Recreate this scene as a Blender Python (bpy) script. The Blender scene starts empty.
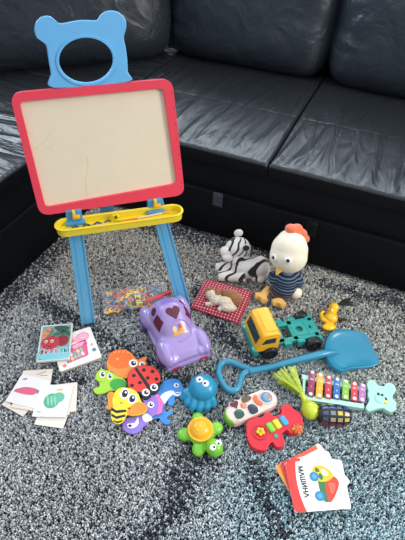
import bpy, bmesh, math, random
from math import sin, cos, pi, radians as R
from mathutils import Matrix, Vector, noise
random.seed(7)
SC = bpy.context.scene
COL = SC.collection

# ------------------------------------------------------------------ camera model
F = 450.0; CH = 1.4
P_, Q_, Y_ = R(44.15), R(-2.6), R(-21.7)
def ray(px, py):
    a0, a1 = (px-202.5)/F, -(py-270)/F
    cr, sr = cos(Q_), sin(Q_)
    fx = cr*a0+sr*a1; fy = -sr*a0+cr*a1
    y = cos(P_)+sin(P_)*fy; z = -sin(P_)+cos(P_)*fy
    c, s = cos(Y_), sin(Y_)
    return Vector((c*fx+s*y, -s*fx+c*y, z))
def at(px, py, z=0.0):
    d = ray(px, py); t = (z-CH)/d.z
    return Vector((0, 0, CH))+d*t
def at_plane(px, py, T):
    n = T.col[2].to_3d(); o = T.col[3].to_3d()
    d = ray(px, py); C = Vector((0, 0, CH)); k = (o-C).dot(n)/d.dot(n)
    return T.inverted() @ (C+d*k)

cam = bpy.data.cameras.new('camera'); co = bpy.data.objects.new('camera', cam); COL.objects.link(co)
cam.sensor_fit = 'HORIZONTAL'; cam.sensor_width = 36; cam.lens = 36*F/405
co.location = (0, 0, CH)
right = ray(203.5, 270)-ray(202.5, 270); up = ray(202.5, 269)-ray(202.5, 270); fw = ray(202.5, 270)
m = Matrix((right.normalized(), up.normalized(), -fw.normalized())).transposed()
co.rotation_euler = m.to_euler()
cam.clip_start = 0.01
SC.camera = co

# ------------------------------------------------------------------ materials
def lin(h):
    h = h.lstrip('#')
    v = [int(h[i:i+2], 16)/255 for i in (0, 2, 4)]
    return tuple(x/12.92 if x <= .04045 else ((x+.055)/1.055)**2.4 for x in v)+(1,)
_m = {}
def nt(name):
    mt = bpy.data.materials.new(name); mt.use_nodes = True
    n = mt.node_tree; b = n.nodes['Principled BSDF']
    return mt, n, b
def mat(h, rough=.45, bump=None, coat=0, sss=0, alpha=1, trans=0, metal=0, var=.06, sheen=0, emit=0):
    key = (h, rough, bump, coat, sss, alpha, trans, metal, var, sheen, emit)
    if key in _m: return _m[key]
    mt, n, b = nt('surface_'+h.strip('#'))
    L = n.links
    tc = n.nodes.new('ShaderNodeTexCoord')
    nz = n.nodes.new('ShaderNodeTexNoise'); nz.inputs['Scale'].default_value = 14; nz.inputs['Detail'].default_value = 4
    L.new(tc.outputs['Object'], nz.inputs['Vector'])
    mx = n.nodes.new('ShaderNodeMix'); mx.data_type = 'RGBA'
    c = lin(h); mx.inputs[6].default_value = tuple(x*(1-var) for x in c[:3])+(1,)
    mx.inputs[7].default_value = tuple(min(1, x*(1+var)) for x in c[:3])+(1,)
    L.new(nz.outputs['Fac'], mx.inputs[0]); L.new(mx.outputs[2], b.inputs['Base Color'])
    b.inputs['Roughness'].default_value = rough
    b.inputs['Metallic'].default_value = metal
    b.inputs['Coat Weight'].default_value = coat
    b.inputs['Coat Roughness'].default_value = .15
    b.inputs['Alpha'].default_value = alpha
    b.inputs['Transmission Weight'].default_value = trans
    b.inputs['Sheen Weight'].default_value = sheen
    if bump:
        n2 = n.nodes.new('ShaderNodeTexNoise'); n2.inputs['Scale'].default_value = bump[0]; n2.inputs['Detail'].default_value = 6
        L.new(tc.outputs['Object'], n2.inputs['Vector'])
        bp = n.nodes.new('ShaderNodeBump'); bp.inputs['Strength'].default_value = bump[1]; bp.inputs['Distance'].default_value = bump[2]
        L.new(n2.outputs['Fac'], bp.inputs['Height']); L.new(bp.outputs['Normal'], b.inputs['Normal'])
    _m[key] = mt
    return mt
def plastic(h, rough=.32): return mat(h, rough=rough, coat=.25)
def foam(h): return mat(h, rough=.6, bump=(400, .15, .001), var=.03)
def paper(h): return mat(h, rough=.38, var=.02)
def plush(h, sheen=.4): return mat(h, rough=.95, bump=(260, .7, .004), sheen=sheen, var=.1)

# ------------------------------------------------------------------ geometry kit
def rounded(pts, r, seg=5):
    """round the corners of a polygon"""
    out = []; n = len(pts)
    for i in range(n):
        p0, p1, p2 = Vector(pts[i-1]).to_2d(), Vector(pts[i]).to_2d(), Vector(pts[(i+1) % n]).to_2d()
        a = (p0-p1); b = (p2-p1); rr = min(r, a.length*.48, b.length*.48)
        a = p1+a.normalized()*rr; b = p1+b.normalized()*rr
        for k in range(seg+1):
            t = k/seg
            out.append(tuple(a*(1-t)**2+p1*2*t*(1-t)+b*t*t))
    return out
def smooth(pts, k=4):
    out = []; n = len(pts); P = [Vector(p).to_2d() for p in pts]
    for i in range(n):
        a, b, c, d = P[i-1], P[i], P[(i+1) % n], P[(i+2) % n]
        for j in range(k):
            t = j/k
            out.append(tuple(.5*((2*b)+(c-a)*t+(2*a-5*b+4*c-d)*t*t+(3*b-a-3*c+d)*t**3)))
    return out
def circ(cx, cy, rx, ry=None, n=20, rot=0):
    ry = rx if ry is None else ry
    return [(cx+rx*cos(t)*cos(rot)-ry*sin(t)*sin(rot), cy+rx*cos(t)*sin(rot)+ry*sin(t)*cos(rot)) for t in [2*pi*i/n for i in range(n)]]
def stroke(p0, p1, w0, w1=None):
    w1 = w0 if w1 is None else w1
    a, b = Vector(p0).to_2d(), Vector(p1).to_2d(); d = (b-a).normalized(); q = Vector((-d.y, d.x))
    return [tuple(a+q*w0), tuple(a-q*w0), tuple(b-q*w1), tuple(b+q*w1)]
def heart(cx, cy, s, rot=0):
    o = []
    for i in range(28):
        t = 2*pi*i/28
        x = 16*sin(t)**3/17; y = (13*cos(t)-5*cos(2*t)-2*cos(3*t)-cos(4*t))/17
        o.append((cx+s*(x*cos(rot)-y*sin(rot)), cy+s*(x*sin(rot)+y*cos(rot))))
    return o

class G:
    def __init__(s): s.v = []; s.f = []; s.mi = []; s.mats = []
    def add(s, vs, fs, mt, T=None):
        if mt not in s.mats: s.mats.append(mt)
        k = s.mats.index(mt); o = len(s.v)
        for v in vs:
            v = Vector(v); s.v.append(T @ v if T else v)
        for f in fs: s.f.append([i+o for i in f]); s.mi.append(k)
        return s
    def bm(s, b, mt, T=None):
        b.verts.index_update()
        s.add([v.co.copy() for v in b.verts], [[v.index for v in f.verts] for f in b.faces], mt, T); b.free(); return s
    def box(s, c, sz, mt, bev=0, seg=2, T=None, R3=None):
        b = bmesh.new(); bmesh.ops.create_cube(b, size=1)
        for v in b.verts: v.co = Vector((v.co.x*sz[0], v.co.y*sz[1], v.co.z*sz[2]))
        if bev: bmesh.ops.bevel(b, geom=list(b.edges), offset=bev, segments=seg, affect='EDGES', profile=.5, clamp_overlap=True)
        M = Matrix.Translation(c) @ (R3.to_4x4() if R3 else Matrix())
        return s.bm(b, mt, T @ M if T else M)
    def ell(s, c, r, mt, T=None, R3=None, u=20, v=12):
        b = bmesh.new(); bmesh.ops.create_uvsphere(b, u_segments=u, v_segments=v, radius=1)
        M = Matrix.Translation(c) @ (R3.to_4x4() if R3 else Matrix()) @ Matrix.Diagonal((r[0], r[1], r[2], 1))
        return s.bm(b, mt, T @ M if T else M)
    def cyl(s, p0, p1, r0, mt, r1=None, n=20, T=None, bev=0):
        p0, p1 = Vector(p0), Vector(p1); r1 = r0 if r1 is None else r1; h = (p1-p0).length
        b = bmesh.new(); bmesh.ops.create_cone(b, cap_ends=True, segments=n, radius1=r0, radius2=r1, depth=h)
        if bev:
            ed = [e for e in b.edges if len(e.link_faces) == 2 and any(len(f.verts) > 4 for f in e.link_faces)]
            bmesh.ops.bevel(b, geom=ed, offset=bev, segments=2, affect='EDGES', profile=.5)
        q = (p1-p0).to_track_quat('Z', 'Y').to_matrix().to_4x4()
        M = Matrix.Translation((p0+p1)/2) @ q
        return s.bm(b, mt, T @ M if T else M)
    def tube(s, pts, r, mt, n=10, closed=False, T=None, flat=1):
        P = [Vector(p) for p in pts]; N = len(P)
        if not isinstance(r, (list, tuple)): r = [r]*N
        vs = []; prev = None
        for i in range(N):
            d = (P[(i+1) % N]-P[i-1]) if closed or 0 < i < N-1 else (P[1]-P[0] if i == 0 else P[-1]-P[-2])
            d.normalize()
            if prev is None: prev = d.orthogonal() if abs(d.z) > .9 else Vector((0, 0, 1))
            a = (prev-d*prev.dot(d)).normalized(); prev = a; b = d.cross(a)
            for k in range(n):
                t = 2*pi*k/n; vs.append(P[i]+(a*cos(t)*flat+b*sin(t))*r[i])
        fs = []
        for i in range(N if closed else N-1):
            for k in range(n):
                j = (i+1) % N; fs.append([i*n+k, i*n+(k+1) % n, j*n+(k+1) % n, j*n+k])
        if not closed: fs.append(list(range(n))[::-1]); fs.append([(N-1)*n+k for k in range(n)])
        return s.add(vs, fs, mt, T)
    def prism(s, pts, z0, z1, mt, T=None, bev=0, seg=2):
        pts = [Vector(p).to_2d() for p in pts]; n = len(pts)
        if sum(pts[i-1].x*pts[i].y-pts[i].x*pts[i-1].y for i in range(n)) < 0: pts.reverse()
        b = bmesh.new()
        lo = [b.verts.new((p.x, p.y, z0)) for p in pts]; hi = [b.verts.new((p.x, p.y, z1)) for p in pts]
        top = b.faces.new(hi); b.faces.new(lo[::-1])
        for i in range(n): b.faces.new([lo[i-1], lo[i], hi[i], hi[i-1]])
        if bev: bmesh.ops.bevel(b, geom=list(top.edges), offset=bev, segments=seg, affect='EDGES', profile=.5)
        return s.bm(b, mt, T)
    def ring(s, outer, inner, z0, z1, mt, T=None):
        n = len(outer); vs = []
        for z in (z0, z1):
            vs += [(p[0], p[1], z) for p in outer]; vs += [(p[0], p[1], z) for p in inner]
        fs = []
        for i in range(n):
            j = (i+1) % n
            fs += [[2*n+i, 2*n+j, 3*n+j, 3*n+i], [j, i, n+i, n+j], [i, j, 2*n+j, 2*n+i], [n+j, n+i, 3*n+i, 3*n+j]]
        return s.add(vs, fs, mt, T)
    def lathe(s, prof, mt, n=28, T=None, a0=0):
        vs = []; m = len(prof)
        for k in range(n):
            t = 2*pi*k/n
            vs += [(r*cos(t), r*sin(t), z) for r, z in prof]
        fs = [[k*m+i, ((k+1) % n)*m+i, ((k+1) % n)*m+i+1, k*m+i+1] for k in range(n) for i in range(m-1)]
        return s.add(vs, fs, mt, T)
    def text(s, txt, size, mt, T, ext=.0003, bold=.02):
        cu = bpy.data.curves.new('t', 'FONT'); cu.body = txt; cu.size = size; cu.extrude = ext; cu.align_x = 'CENTER'; cu.align_y = 'CENTER'; cu.resolution_u = 2
        cu.offset = size*bold
        o = bpy.data.objects.new('t', cu); COL.objects.link(o)
        dg = bpy.context.evaluated_depsgraph_get(); me = bpy.data.meshes.new_from_object(o.evaluated_get(dg))
        s.add([v.co.copy() for v in me.vertices], [list(p.vertices) for p in me.polygons], mt, T)
        bpy.data.objects.remove(o); bpy.data.curves.remove(cu); bpy.data.meshes.remove(me)
        return s
    def build(s, name, parent=None, angle=42, remesh=0, relax=0, bevel=0, subsurf=0, L=None):
        me = bpy.data.meshes.new(name)
        vs = [L @ v for v in s.v] if L else s.v
        me.from_pydata([tuple(v) for v in vs], [], s.f); me.update()
        for mt in s.mats: me.materials.append(mt)
        me.polygons.foreach_set('material_index', s.mi)
        b = bmesh.new(); b.from_mesh(me); bmesh.ops.recalc_face_normals(b, faces=b.faces); b.to_mesh(me); b.free()
        o = bpy.data.objects.new(name, me); COL.objects.link(o)
        if parent: o.parent = parent
        if remesh:
            md = o.modifiers.new('r', 'REMESH'); md.mode = 'VOXEL'; md.voxel_size = remesh; md.use_smooth_shade = True
            if relax:
                sm = o.modifiers.new('s', 'SMOOTH'); sm.factor = .5; sm.iterations = relax
            dg = bpy.context.evaluated_depsgraph_get(); m2 = bpy.data.meshes.new_from_object(o.evaluated_get(dg))
            o.modifiers.clear(); o.data = m2; bpy.data.meshes.remove(me); m2.name = name; me = m2
            if not me.materials:
                me.materials.append(s.mats[0])
        me.shade_smooth()
        if not remesh: me.set_sharp_from_angle(angle=R(angle))
        if bevel:
            md = o.modifiers.new('b', 'BEVEL'); md.width = bevel; md.segments = 2; md.limit_method = 'ANGLE'; md.angle_limit = R(35)
        if subsurf:
            md = o.modifiers.new('s', 'SUBSURF'); md.levels = subsurf; md.render_levels = subsurf
        return o

def tag(o, label=None, cat=None, group=None, kind=None):
    if label: o['label'] = label
    if cat: o['category'] = cat
    if group: o['group'] = group
    if kind: o['kind'] = kind
    return o
def thing(name, label, cat, loc=(0, 0, 0), rz=0, group=None):
    o = bpy.data.objects.new(name, None); COL.objects.link(o); o.empty_display_size = .02
    o.location = loc; o.rotation_euler = (0, 0, rz)
    return tag(o, label, cat, group)
def LM(o):      # world -> local of a root
    return (Matrix.Translation(o.location) @ o.rotation_euler.to_matrix().to_4x4()).inverted()
def rotz(a): return Matrix.Rotation(a, 3, 'Z')
def rotx(a): return Matrix.Rotation(a, 3, 'X')
def roty(a): return Matrix.Rotation(a, 3, 'Y')
def TR(v): return Matrix.Translation(v)

# ================================================================== ROOM
def carpet_mat():
    mt, n, b = nt('carpet_pile')
    a = n.nodes.new('ShaderNodeAttribute'); a.attribute_name = 'yarn'
    n.links.new(a.outputs['Color'], b.inputs['Base Color'])
    b.inputs['Roughness'].default_value = .9; b.inputs['Specular IOR Level'].default_value = .15
    return mt
g = G(); g.box((-.5, 1.2, -.07), (5.6, 5.4, .06), mat('#4c4a48', .6))
tag(g.build('floor'), kind='structure')
wm = mat('#a9adb2', .9, bump=(60, .2, .002))
g = G(); g.box((-.5, 3.75, 1.25), (5.6, .1, 2.58), wm); tag(g.build('wall_back'), kind='structure')
g = G(); g.box((-3.25, 1.2, 1.25), (.1, 5.4, 2.58), wm); tag(g.build('wall_left'), kind='structure')

# ---- rug: woven base + pile
rug = G().box((-.01, .675, -.028), (2.46, 1.85, .02), mat('#3a3c3f', .95)).build('rug')
tag(rug, 'speckled grey, black and blue shag rug covering the floor in front of the sofa', 'rug')
def blob(x, y, c, r, a=0):
    dx, dy = x-c[0], y-c[1]; ca, sa = cos(a), sin(a)
    u, v = (dx*ca+dy*sa)/r[0], (-dx*sa+dy*ca)/r[1]
    return math.exp(-(u*u+v*v))
def band(x, y, a, b, w):
    a = Vector((a[0], a[1])); b = Vector((b[0], b[1])); p = Vector((x, y)); d = b-a
    t = max(0, min(1, (p-a).dot(d)/d.dot(d))); return math.exp(-((p-a-d*t).length/w)**2)
BL = lambda px, py: at(px, py)
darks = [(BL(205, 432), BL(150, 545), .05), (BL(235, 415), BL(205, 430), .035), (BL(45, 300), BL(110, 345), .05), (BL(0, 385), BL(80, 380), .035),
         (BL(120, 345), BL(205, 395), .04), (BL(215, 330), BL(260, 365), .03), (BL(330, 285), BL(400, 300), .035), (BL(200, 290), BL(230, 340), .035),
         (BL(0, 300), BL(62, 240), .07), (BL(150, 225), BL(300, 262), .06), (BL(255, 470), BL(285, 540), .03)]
def make_pile():
    sp = .0050
    x0, x1, y0, y1 = -1.24, 1.22, -.25, 1.60
    vs = []; fs = []; cols = []
    rnd = random.random
    nx = int((x1-x0)/sp); ny = int((y1-y0)/sp)
    C = Vector((0, 0, CH)); ct = co.rotation_euler.to_matrix().transposed()
    for i in range(nx):
        for j in range(ny):
            x = x0+(i+rnd())*sp; y = y0+(j+rnd())*sp
            q = ct @ (Vector((x, y, 0))-C)
            sx, sy = q.x/-q.z*F, q.y/-q.z*F
            if abs(sx) > 400 or abs(sy) > 410: continue
            n1 = noise.noise(Vector((x*3.1, y*3.1, 3)))+.6*noise.noise(Vector((x*8, y*8, 9)))
            n2 = noise.noise(Vector((x*2.2+5, y*2.2, 7)))
            dk = 0
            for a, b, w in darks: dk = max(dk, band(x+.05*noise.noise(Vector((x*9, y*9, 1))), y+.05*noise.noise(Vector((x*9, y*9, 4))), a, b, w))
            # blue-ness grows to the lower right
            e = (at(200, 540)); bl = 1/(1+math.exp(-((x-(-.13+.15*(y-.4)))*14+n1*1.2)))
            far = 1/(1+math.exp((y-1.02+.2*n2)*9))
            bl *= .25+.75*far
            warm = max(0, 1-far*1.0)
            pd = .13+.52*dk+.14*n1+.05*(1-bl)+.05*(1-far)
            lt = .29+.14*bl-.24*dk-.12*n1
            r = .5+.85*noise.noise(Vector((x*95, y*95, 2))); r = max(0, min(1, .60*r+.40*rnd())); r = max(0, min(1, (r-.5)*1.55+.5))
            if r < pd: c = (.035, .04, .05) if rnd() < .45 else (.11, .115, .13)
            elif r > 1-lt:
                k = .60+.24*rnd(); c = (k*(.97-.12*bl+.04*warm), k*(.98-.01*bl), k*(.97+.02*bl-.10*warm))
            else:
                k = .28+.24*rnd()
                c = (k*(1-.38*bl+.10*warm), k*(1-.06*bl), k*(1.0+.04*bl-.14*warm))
            h = .005+.004*rnd(); w = .0026+.0016*rnd(); th = rnd()*pi*2
            lx, ly = (rnd()-.5)*.008, (rnd()-.5)*.008
            o = len(vs); z = -.0165; zt = z+h+.006
            for k in range(3):
                t = th+k*2.094; vs.append((x+w*cos(t), y+w*sin(t), z))
            for k in range(3):
                t = th+k*2.094; vs.append((x+lx*.6+w*.95*cos(t), y+ly*.6+w*.95*sin(t), zt-.002))
            vs.append((x+lx, y+ly, zt))
            fs += [(o, o+1, o+4, o+3), (o+1, o+2, o+5, o+4), (o+2, o, o+3, o+5), (o+3, o+4, o+6), (o+4, o+5, o+6), (o+5, o+3, o+6)]
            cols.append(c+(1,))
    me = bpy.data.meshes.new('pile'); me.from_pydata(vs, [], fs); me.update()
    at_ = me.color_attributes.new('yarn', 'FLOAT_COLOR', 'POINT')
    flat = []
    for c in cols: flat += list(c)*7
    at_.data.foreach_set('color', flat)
    me.materials.append(carpet_mat())
    o = bpy.data.objects.new('pile', me); COL.objects.link(o); o.parent = rug; o['kind'] = 'stuff'
make_pile()

# ================================================================== SOFA
SZ = .448; SY = 1.585; SX = -1.235
def leather(name='black_leather', wr=1.0, base='#1b1f24', rough=.34, axis='Y'):
    mt, n, b = nt(name); L = n.links
    b.inputs['Base Color'].default_value = lin(base)
    tc = n.nodes.new('ShaderNodeTexCoord')
    mp = n.nodes.new('ShaderNodeMapping'); L.new(tc.outputs['Object'], mp.inputs['Vector'])
    mp.inputs['Scale'].default_value = (7, 1.6, 1.6) if axis == 'Y' else ((1.6, 7, 1.6) if axis == 'X' else (3, 3, 3))
    n1 = n.nodes.new('ShaderNodeTexNoise'); n1.inputs['Scale'].default_value = 2.2; n1.inputs['Detail'].default_value = 3; n1.inputs['Distortion'].default_value = .6
    L.new(mp.outputs[0], n1.inputs['Vector'])
    n2 = n.nodes.new('ShaderNodeTexNoise'); n2.inputs['Scale'].default_value = 260; n2.inputs['Detail'].default_value = 2
    L.new(tc.outputs['Object'], n2.inputs['Vector'])
    b1 = n.nodes.new('ShaderNodeBump'); b1.inputs['Strength'].default_value = .8*wr; b1.inputs['Distance'].default_value = .03
    L.new(n1.outputs['Fac'], b1.inputs['Height'])
    b2 = n.nodes.new('ShaderNodeBump'); b2.inputs['Strength'].default_value = .12; b2.inputs['Distance'].default_value = .001
    L.new(n2.outputs['Fac'], b2.inputs['Height']); L.new(b1.outputs[0], b2.inputs['Normal']); L.new(b2.outputs[0], b.inputs['Normal'])
    b.inputs['Roughness'].default_value = rough; b.inputs['Specular IOR Level'].default_value = .2 if 'front' in name else .5
    return mt
LS = leather('seat_leather', .7, '#212427', .36); LB = leather('back_leather', .7, '#2a3138', .34, 'Z'); LF = leather('front_leather', .12, '#040609', .58, 'Z')  # same leather; shade painted into the front colour, haze into the back colour
LSL = leather('chaise_leather', .6, '#212427', .36, 'X')
seam_m = mat('#0a0b0d', .5)
sofa = thing('corner_sofa', 'black leather corner sofa with wrinkled seats and big back cushions', 'sofa', (-.3, 2.4, 0))
SL = LM(sofa)
X1 = 1.25
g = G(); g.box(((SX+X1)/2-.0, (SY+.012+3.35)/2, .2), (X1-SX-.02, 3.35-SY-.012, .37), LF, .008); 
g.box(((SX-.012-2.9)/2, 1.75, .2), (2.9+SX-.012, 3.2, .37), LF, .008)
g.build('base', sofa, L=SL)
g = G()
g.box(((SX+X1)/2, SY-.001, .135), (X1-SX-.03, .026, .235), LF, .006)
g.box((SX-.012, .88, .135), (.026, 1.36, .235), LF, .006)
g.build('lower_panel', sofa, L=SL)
def wrinkle_seat(name, x0, x1, y0, y1, mt, front, seams):
    """padded seat: a dense grid whose top has pleats running back from the front edge"""
    nx = max(8, int((x1-x0)/.006)); ny = max(8, int((y1-y0)/.006))
    vs = []; fs = []
    for j in range(ny+1):
        for i in range(nx+1):
            x = x0+(x1-x0)*i/nx; y = y0+(y1-y0)*j/ny
            if front == 'y': s_, d = x, y-y0
            else: s_, d = y, x1-x
            z = SZ
            # roll down at the edges
            for e in (x-x0, x1-x, y-y0, y1-y):
                if e < .012: z -= .012*(1-math.sqrt(max(0, 1-(1-e/.012)**2)))
            amp = .0
            ph = noise.noise(Vector((s_*3.0, d*1.2, 2.0+x0)))*.05+.22*(d-.25)*noise.noise(Vector((s_*2.1, .5, 4)))
            w = noise.noise(Vector(((s_+ph)*13, d*1.0, x0)))
            w2 = noise.noise(Vector(((s_+ph*1.4)*30, d*1.8, 5+x0)))
            env = (math.exp(-((d-.17)/.2)**2)*1.0+.4*math.exp(-((d-.60)/.16)**2))*min(1, d/.05)
            ridge = (1-abs(w)*2.2)
            amp = (.0075*max(0, ridge-.2)+.0045*w2)*env
            lo = noise.noise(Vector((x*3, y*3, 8)))*.006
            z += amp*1.5+lo*min(1, d/.15)
            for sd in seams:
                q = abs(d-sd-.004*sin(s_*7))
                if q < .009: z -= .0018*(1-q/.009)
            vs.append((x, y, z))
    W = nx+1
    for j in range(ny):
        for i in range(nx): fs.append((j*W+i, j*W+i+1, (j+1)*W+i+1, (j+1)*W+i))
    # skirt
    loop = [i for i in range(W)]+[j*W+nx for j in range(1, ny+1)]+[ny*W+i for i in range(nx-1, -1, -1)]+[j*W for j in range(ny-1, 0, -1)]
    base = len(vs)
    for k in loop:
        v = vs[k]; vs.append((v[0], v[1], .386))
    n = len(loop)
    for k in range(n): fs.append((loop[k], base+k, base+(k+1) % n, loop[(k+1) % n]))
    fs.append([base+k for k in range(n)])
    nsk = n+1; g = G(); g.add(vs, fs, mt); g.mats.append(LF); g.mi[-nsk:] = [1]*nsk; return g.build(name, sofa, angle=60, L=SL)
wrinkle_seat('seat_cushion', -.366+.002, .62, SY, 2.62, LS, 'y', [.468])
wrinkle_seat('seat_cushion', SX+.002, -.366-.002, SY, 2.62, LS, 'y', [.468])
wrinkle_seat('seat_cushion', .624, X1, SY, 2.62, LS, 'y', [.468])
wrinkle_seat('seat_cushion', -2.3, SX-.002, .2, 1.9, LSL, 'x', [])
wrinkle_seat('seat_cushion', -2.3, SX-.002, 1.904, 2.62, LSL, 'x', [])
# stitched seam ribbons (thin thread lines)
def back_cushion(c, size, rz, lean, puff, seed, wr=1.0):
    """pillow: superellipsoid with gathered corners"""
    w, d, h = size; vs = []; fs = []; nu, nv = 150, 110
    M = Matrix.Translation(c) @ Matrix.Rotation(rz, 4, 'Z') @ Matrix.Rotation(lean, 4, 'X')
    def sgn(a, e): return math.copysign(abs(a)**e, a)
    for j in range(nv+1):
        v = -pi/2+pi*j/nv
        for i in range(nu):
            u = 2*pi*i/nu
            cx, cz = cos(v)*1.0, sin(v)
            # parametrise over the x-z silhouette (rounded box) with thickness along y
            x = sgn(cos(v), .25)*sgn(cos(u), .22)*w/2
            y = sgn(cos(v), .5)*sgn(sin(u), .7)*d/2
            z = sgn(sin(v), .5)*h/2
            ex = abs(x)/(w/2); ez = abs(z)/(h/2)
            th = (1-ex**6*.55)*(1-ez**6*.5); y *= th
            # gathers: radial creases near the side edges and lower corners
            e = max(0, ex-.62)/.38
            rr = noise.noise(Vector((x*2+seed, z*17+x*5, seed)))
            y += (-1 if y < 0 else 1)*-.022*wr*e*max(0, .25+rr)*(1.2-.5*ez)
            eb = max(0, -z/(h/2)-.55)/.45
            rb = noise.noise(Vector((x*13+seed, z*2, seed+3)))
            y += (-1 if y < 0 else 1)*-.012*wr*eb*max(0, rb)
            lo = noise.noise(Vector((x*3.2, z*3.2, seed+8))); y += (-1 if y < 0 else 1)*.016*lo*puff
            vs.append((x, y, z+h/2))
    for j in range(nv):
        for i in range(nu): fs.append((j*nu+i, j*nu+(i+1) % nu, (j+1)*nu+(i+1) % nu, (j+1)*nu+i))
    return G().add(vs, fs, LB, M).build('back_cushion', sofa, angle=80, L=SL)
back_cushion((-.835, 2.60, SZ-.02), (.96, .36, .66), 0, R(-9), 1, 1)
back_cushion((.16, 2.585, SZ-.02), (1.06, .36, .68), 0, R(-9), 1, 5)
back_cushion((.97, 2.60, SZ-.02), (.6, .36, .66), 0, R(-9), 1, 8)
back_cushion((-1.73, 2.14, SZ-.03), (1.25, .44, .74), R(43), R(-9), 1, 12, .6)
back_cushion((-2.32, 1.0, SZ-.02), (.95, .34, .66), R(90), R(-9), 1, 15)
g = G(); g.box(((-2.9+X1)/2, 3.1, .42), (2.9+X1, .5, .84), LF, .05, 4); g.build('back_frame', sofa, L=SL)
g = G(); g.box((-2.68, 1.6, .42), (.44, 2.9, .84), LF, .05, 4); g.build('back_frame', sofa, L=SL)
tabm = mat('#3a3f45', .35, coat=.3)
for xc, z1, z0, tm in ((-.565, .262, .19, tabm), (-.135, .25, .175, mat('#0b0c0f', .3))):
    g = G(); g.box((xc, SY-.019, (z0+z1)/2), (.046, .008, z1-z0), tm, .003)
    g.box((xc, SY-.024, z1-.014), (.046, .006, .004), tm, .001); g.box((xc, SY-.024, z0+.014), (.046, .006, .004), tm, .001)
    t = g.build('pull_tab', sofa, L=SL)
    if tm is tabm: t['label'] = 'shiny dark grey pull tab'
# ================================================================== EASEL
EA, EB = at(87, 324), at(181, 306)
eM = (EA+EB)/2; eang = math.atan2(EB.y-EA.y, EB.x-EA.x)
easel = thing('toy_easel', 'child\'s blue easel with red framed white board and bear-shaped head', 'easel', eM, eang)
TILT = R(14)
PT = Matrix(((1, 0, 0, 0), (0, sin(TILT), -cos(TILT), 0), (0, cos(TILT), sin(TILT), 0), (0, 0, 0, 1)))   # board plane -> easel
WPT = Matrix.Translation(eM) @ rotz(eang).to_4x4() @ PT
def pp(px, py): q = at_plane(px, py, WPT); return (q.x, q.y)
BLUE = plastic('#5ea6cc', .34); BLUE2 = plastic('#4c96c0', .4); RED = plastic('#ee4658', .3); YEL = plastic('#f2d52c', .35)
def leg(x0a, x0b, x1a, x1b):
    g = G()
    g.prism([(x0a, .002), (x0b, .002), (x1b, .50), (x1a, .50)], -.012, .002, BLUE, PT)
    for a0, a1 in (((x0a, x0a+.007), (x1a, x1a+.007)), ((x0b-.007, x0b), (x1b-.007, x1b))):
        g.prism([(a0[0], .002), (a0[1], .002), (a1[1], .50), (a1[0], .50)], -.002, .006, BLUE, PT)
    g.prism([(x0a+.016, .002), (x0b-.016, .002), (x1b-.016, .50), (x1a+.016, .50)], -.002, .0035, BLUE, PT)
    o = g.build('leg', easel, bevel=.0015); return o
leg(-.212, -.158, -.184, -.134); leg(.174, .230, .098, .148)
# rear prop
g = G(); g.prism([(-.026, .012), (.026, .012), (.036, .70), (-.036, .70)], -.012, .012, BLUE2,
        Matrix.Translation((-.03, .60, 0)) @ Matrix.Rotation(R(30), 4, 'X') @ Matrix.Rotation(R(90), 4, 'X'))
g.build('rear_leg', easel, bevel=.003)
# board
outer = [pp(9.5, 92.5), pp(171.5, 78), pp(184, 193.5), pp(40, 214.5)]
inner = [pp(19.5, 101), pp(162.5, 87.5), pp(176, 182.5), pp(45.5, 206)]
ro, ri = rounded(outer, .036, 6), rounded(inner, .016, 6)
g = G(); g.ring(ro, ri, -.010, .014, RED, PT)
for k in range(7):
    t = .1+k*.13; a, b = Vector(outer[1]), Vector(outer[2]); c = a.lerp(b, t)
    nrm = Vector((1, 0))
    g.cyl((c.x-.006, c.y, .014), (c.x-.006, c.y, .0146), .0022, mat('#8c1f2c', .6), n=8, T=PT)
frame = g.build('board_frame', easel, bevel=.003)
frame['label'] = 'red rounded board frame'
brd = mat('#ecdabd', .42, var=.05)
g = G(); g.prism(ri, -.006, .002, brd, PT)
g.build('writing_board', easel)['label'] = 'cream white writing surface'
# faint scratch marks left on the board
g = G(); mk = paper('#d3bfa0'); ln_ = [(86, 203), (87, 192), (85.5, 180), (88, 168), (87, 156)]
g.tube([Vector((*pp(*q), .002)) for q in ln_], .0007, mk, 5, T=PT); g.build('scratch', frame)
g = G(); g.tube([Vector((*pp(38+14*cos(t)*1.0, 140+9*sin(t*1.7+.5)), .002)) for t in [i*.35 for i in range(18)]], .0006, paper('#dccaac'), 5, T=PT); g.build('scribble', frame)
# head
bx0, bx1 = pp(56, 92), pp(129, 84)
hd = [(53.5, 88), (51, 74), (48.5, 60), (45.5, 44), (38, 40), (34.5, 31), (36, 22), (42, 16.5), (50, 16), (57, 21), (60, 23.5), (80, 20), (98, 20), (101, 14), (109, 10.5), (118, 12), (125, 19), (126, 28), (123.5, 37), (125.5, 48), (127, 60), (127.5, 72), (127.5, 82)]
hp = [pp(*q) for q in hd]
N = 72
hc = Vector(pp(88, 61))
def resample(poly, n, c):
    """points of a star-shaped outline at even angles"""
    out = []
    for i in range(n):
        t = 2*pi*i/n; d = Vector((cos(t), sin(t))); best = None
        for k in range(len(poly)):
            a, b = Vector(poly[k-1]).to_2d()-c, Vector(poly[k]).to_2d()-c
            e = b-a; den = d.x*e.y-d.y*e.x
            if abs(den) < 1e-12: continue
            s_ = (a.x*e.y-a.y*e.x)/den; u_ = (a.x*d.y-a.y*d.x)/den
            if s_ > 0 and -1e-6 <= u_ <= 1.000001: best = s_ if best is None else max(best, s_)
        out.append(tuple(c+d*(best or .05)))
    return out
hs = smooth(hp, 3); hs = resample(hs, N*2, hc)
hole = [pp(86+27*cos(t), 60+22.5*sin(t)) for t in [2*pi*i/80 for i in range(80)]]
hi_ = resample(hole, N*2, hc)
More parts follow.
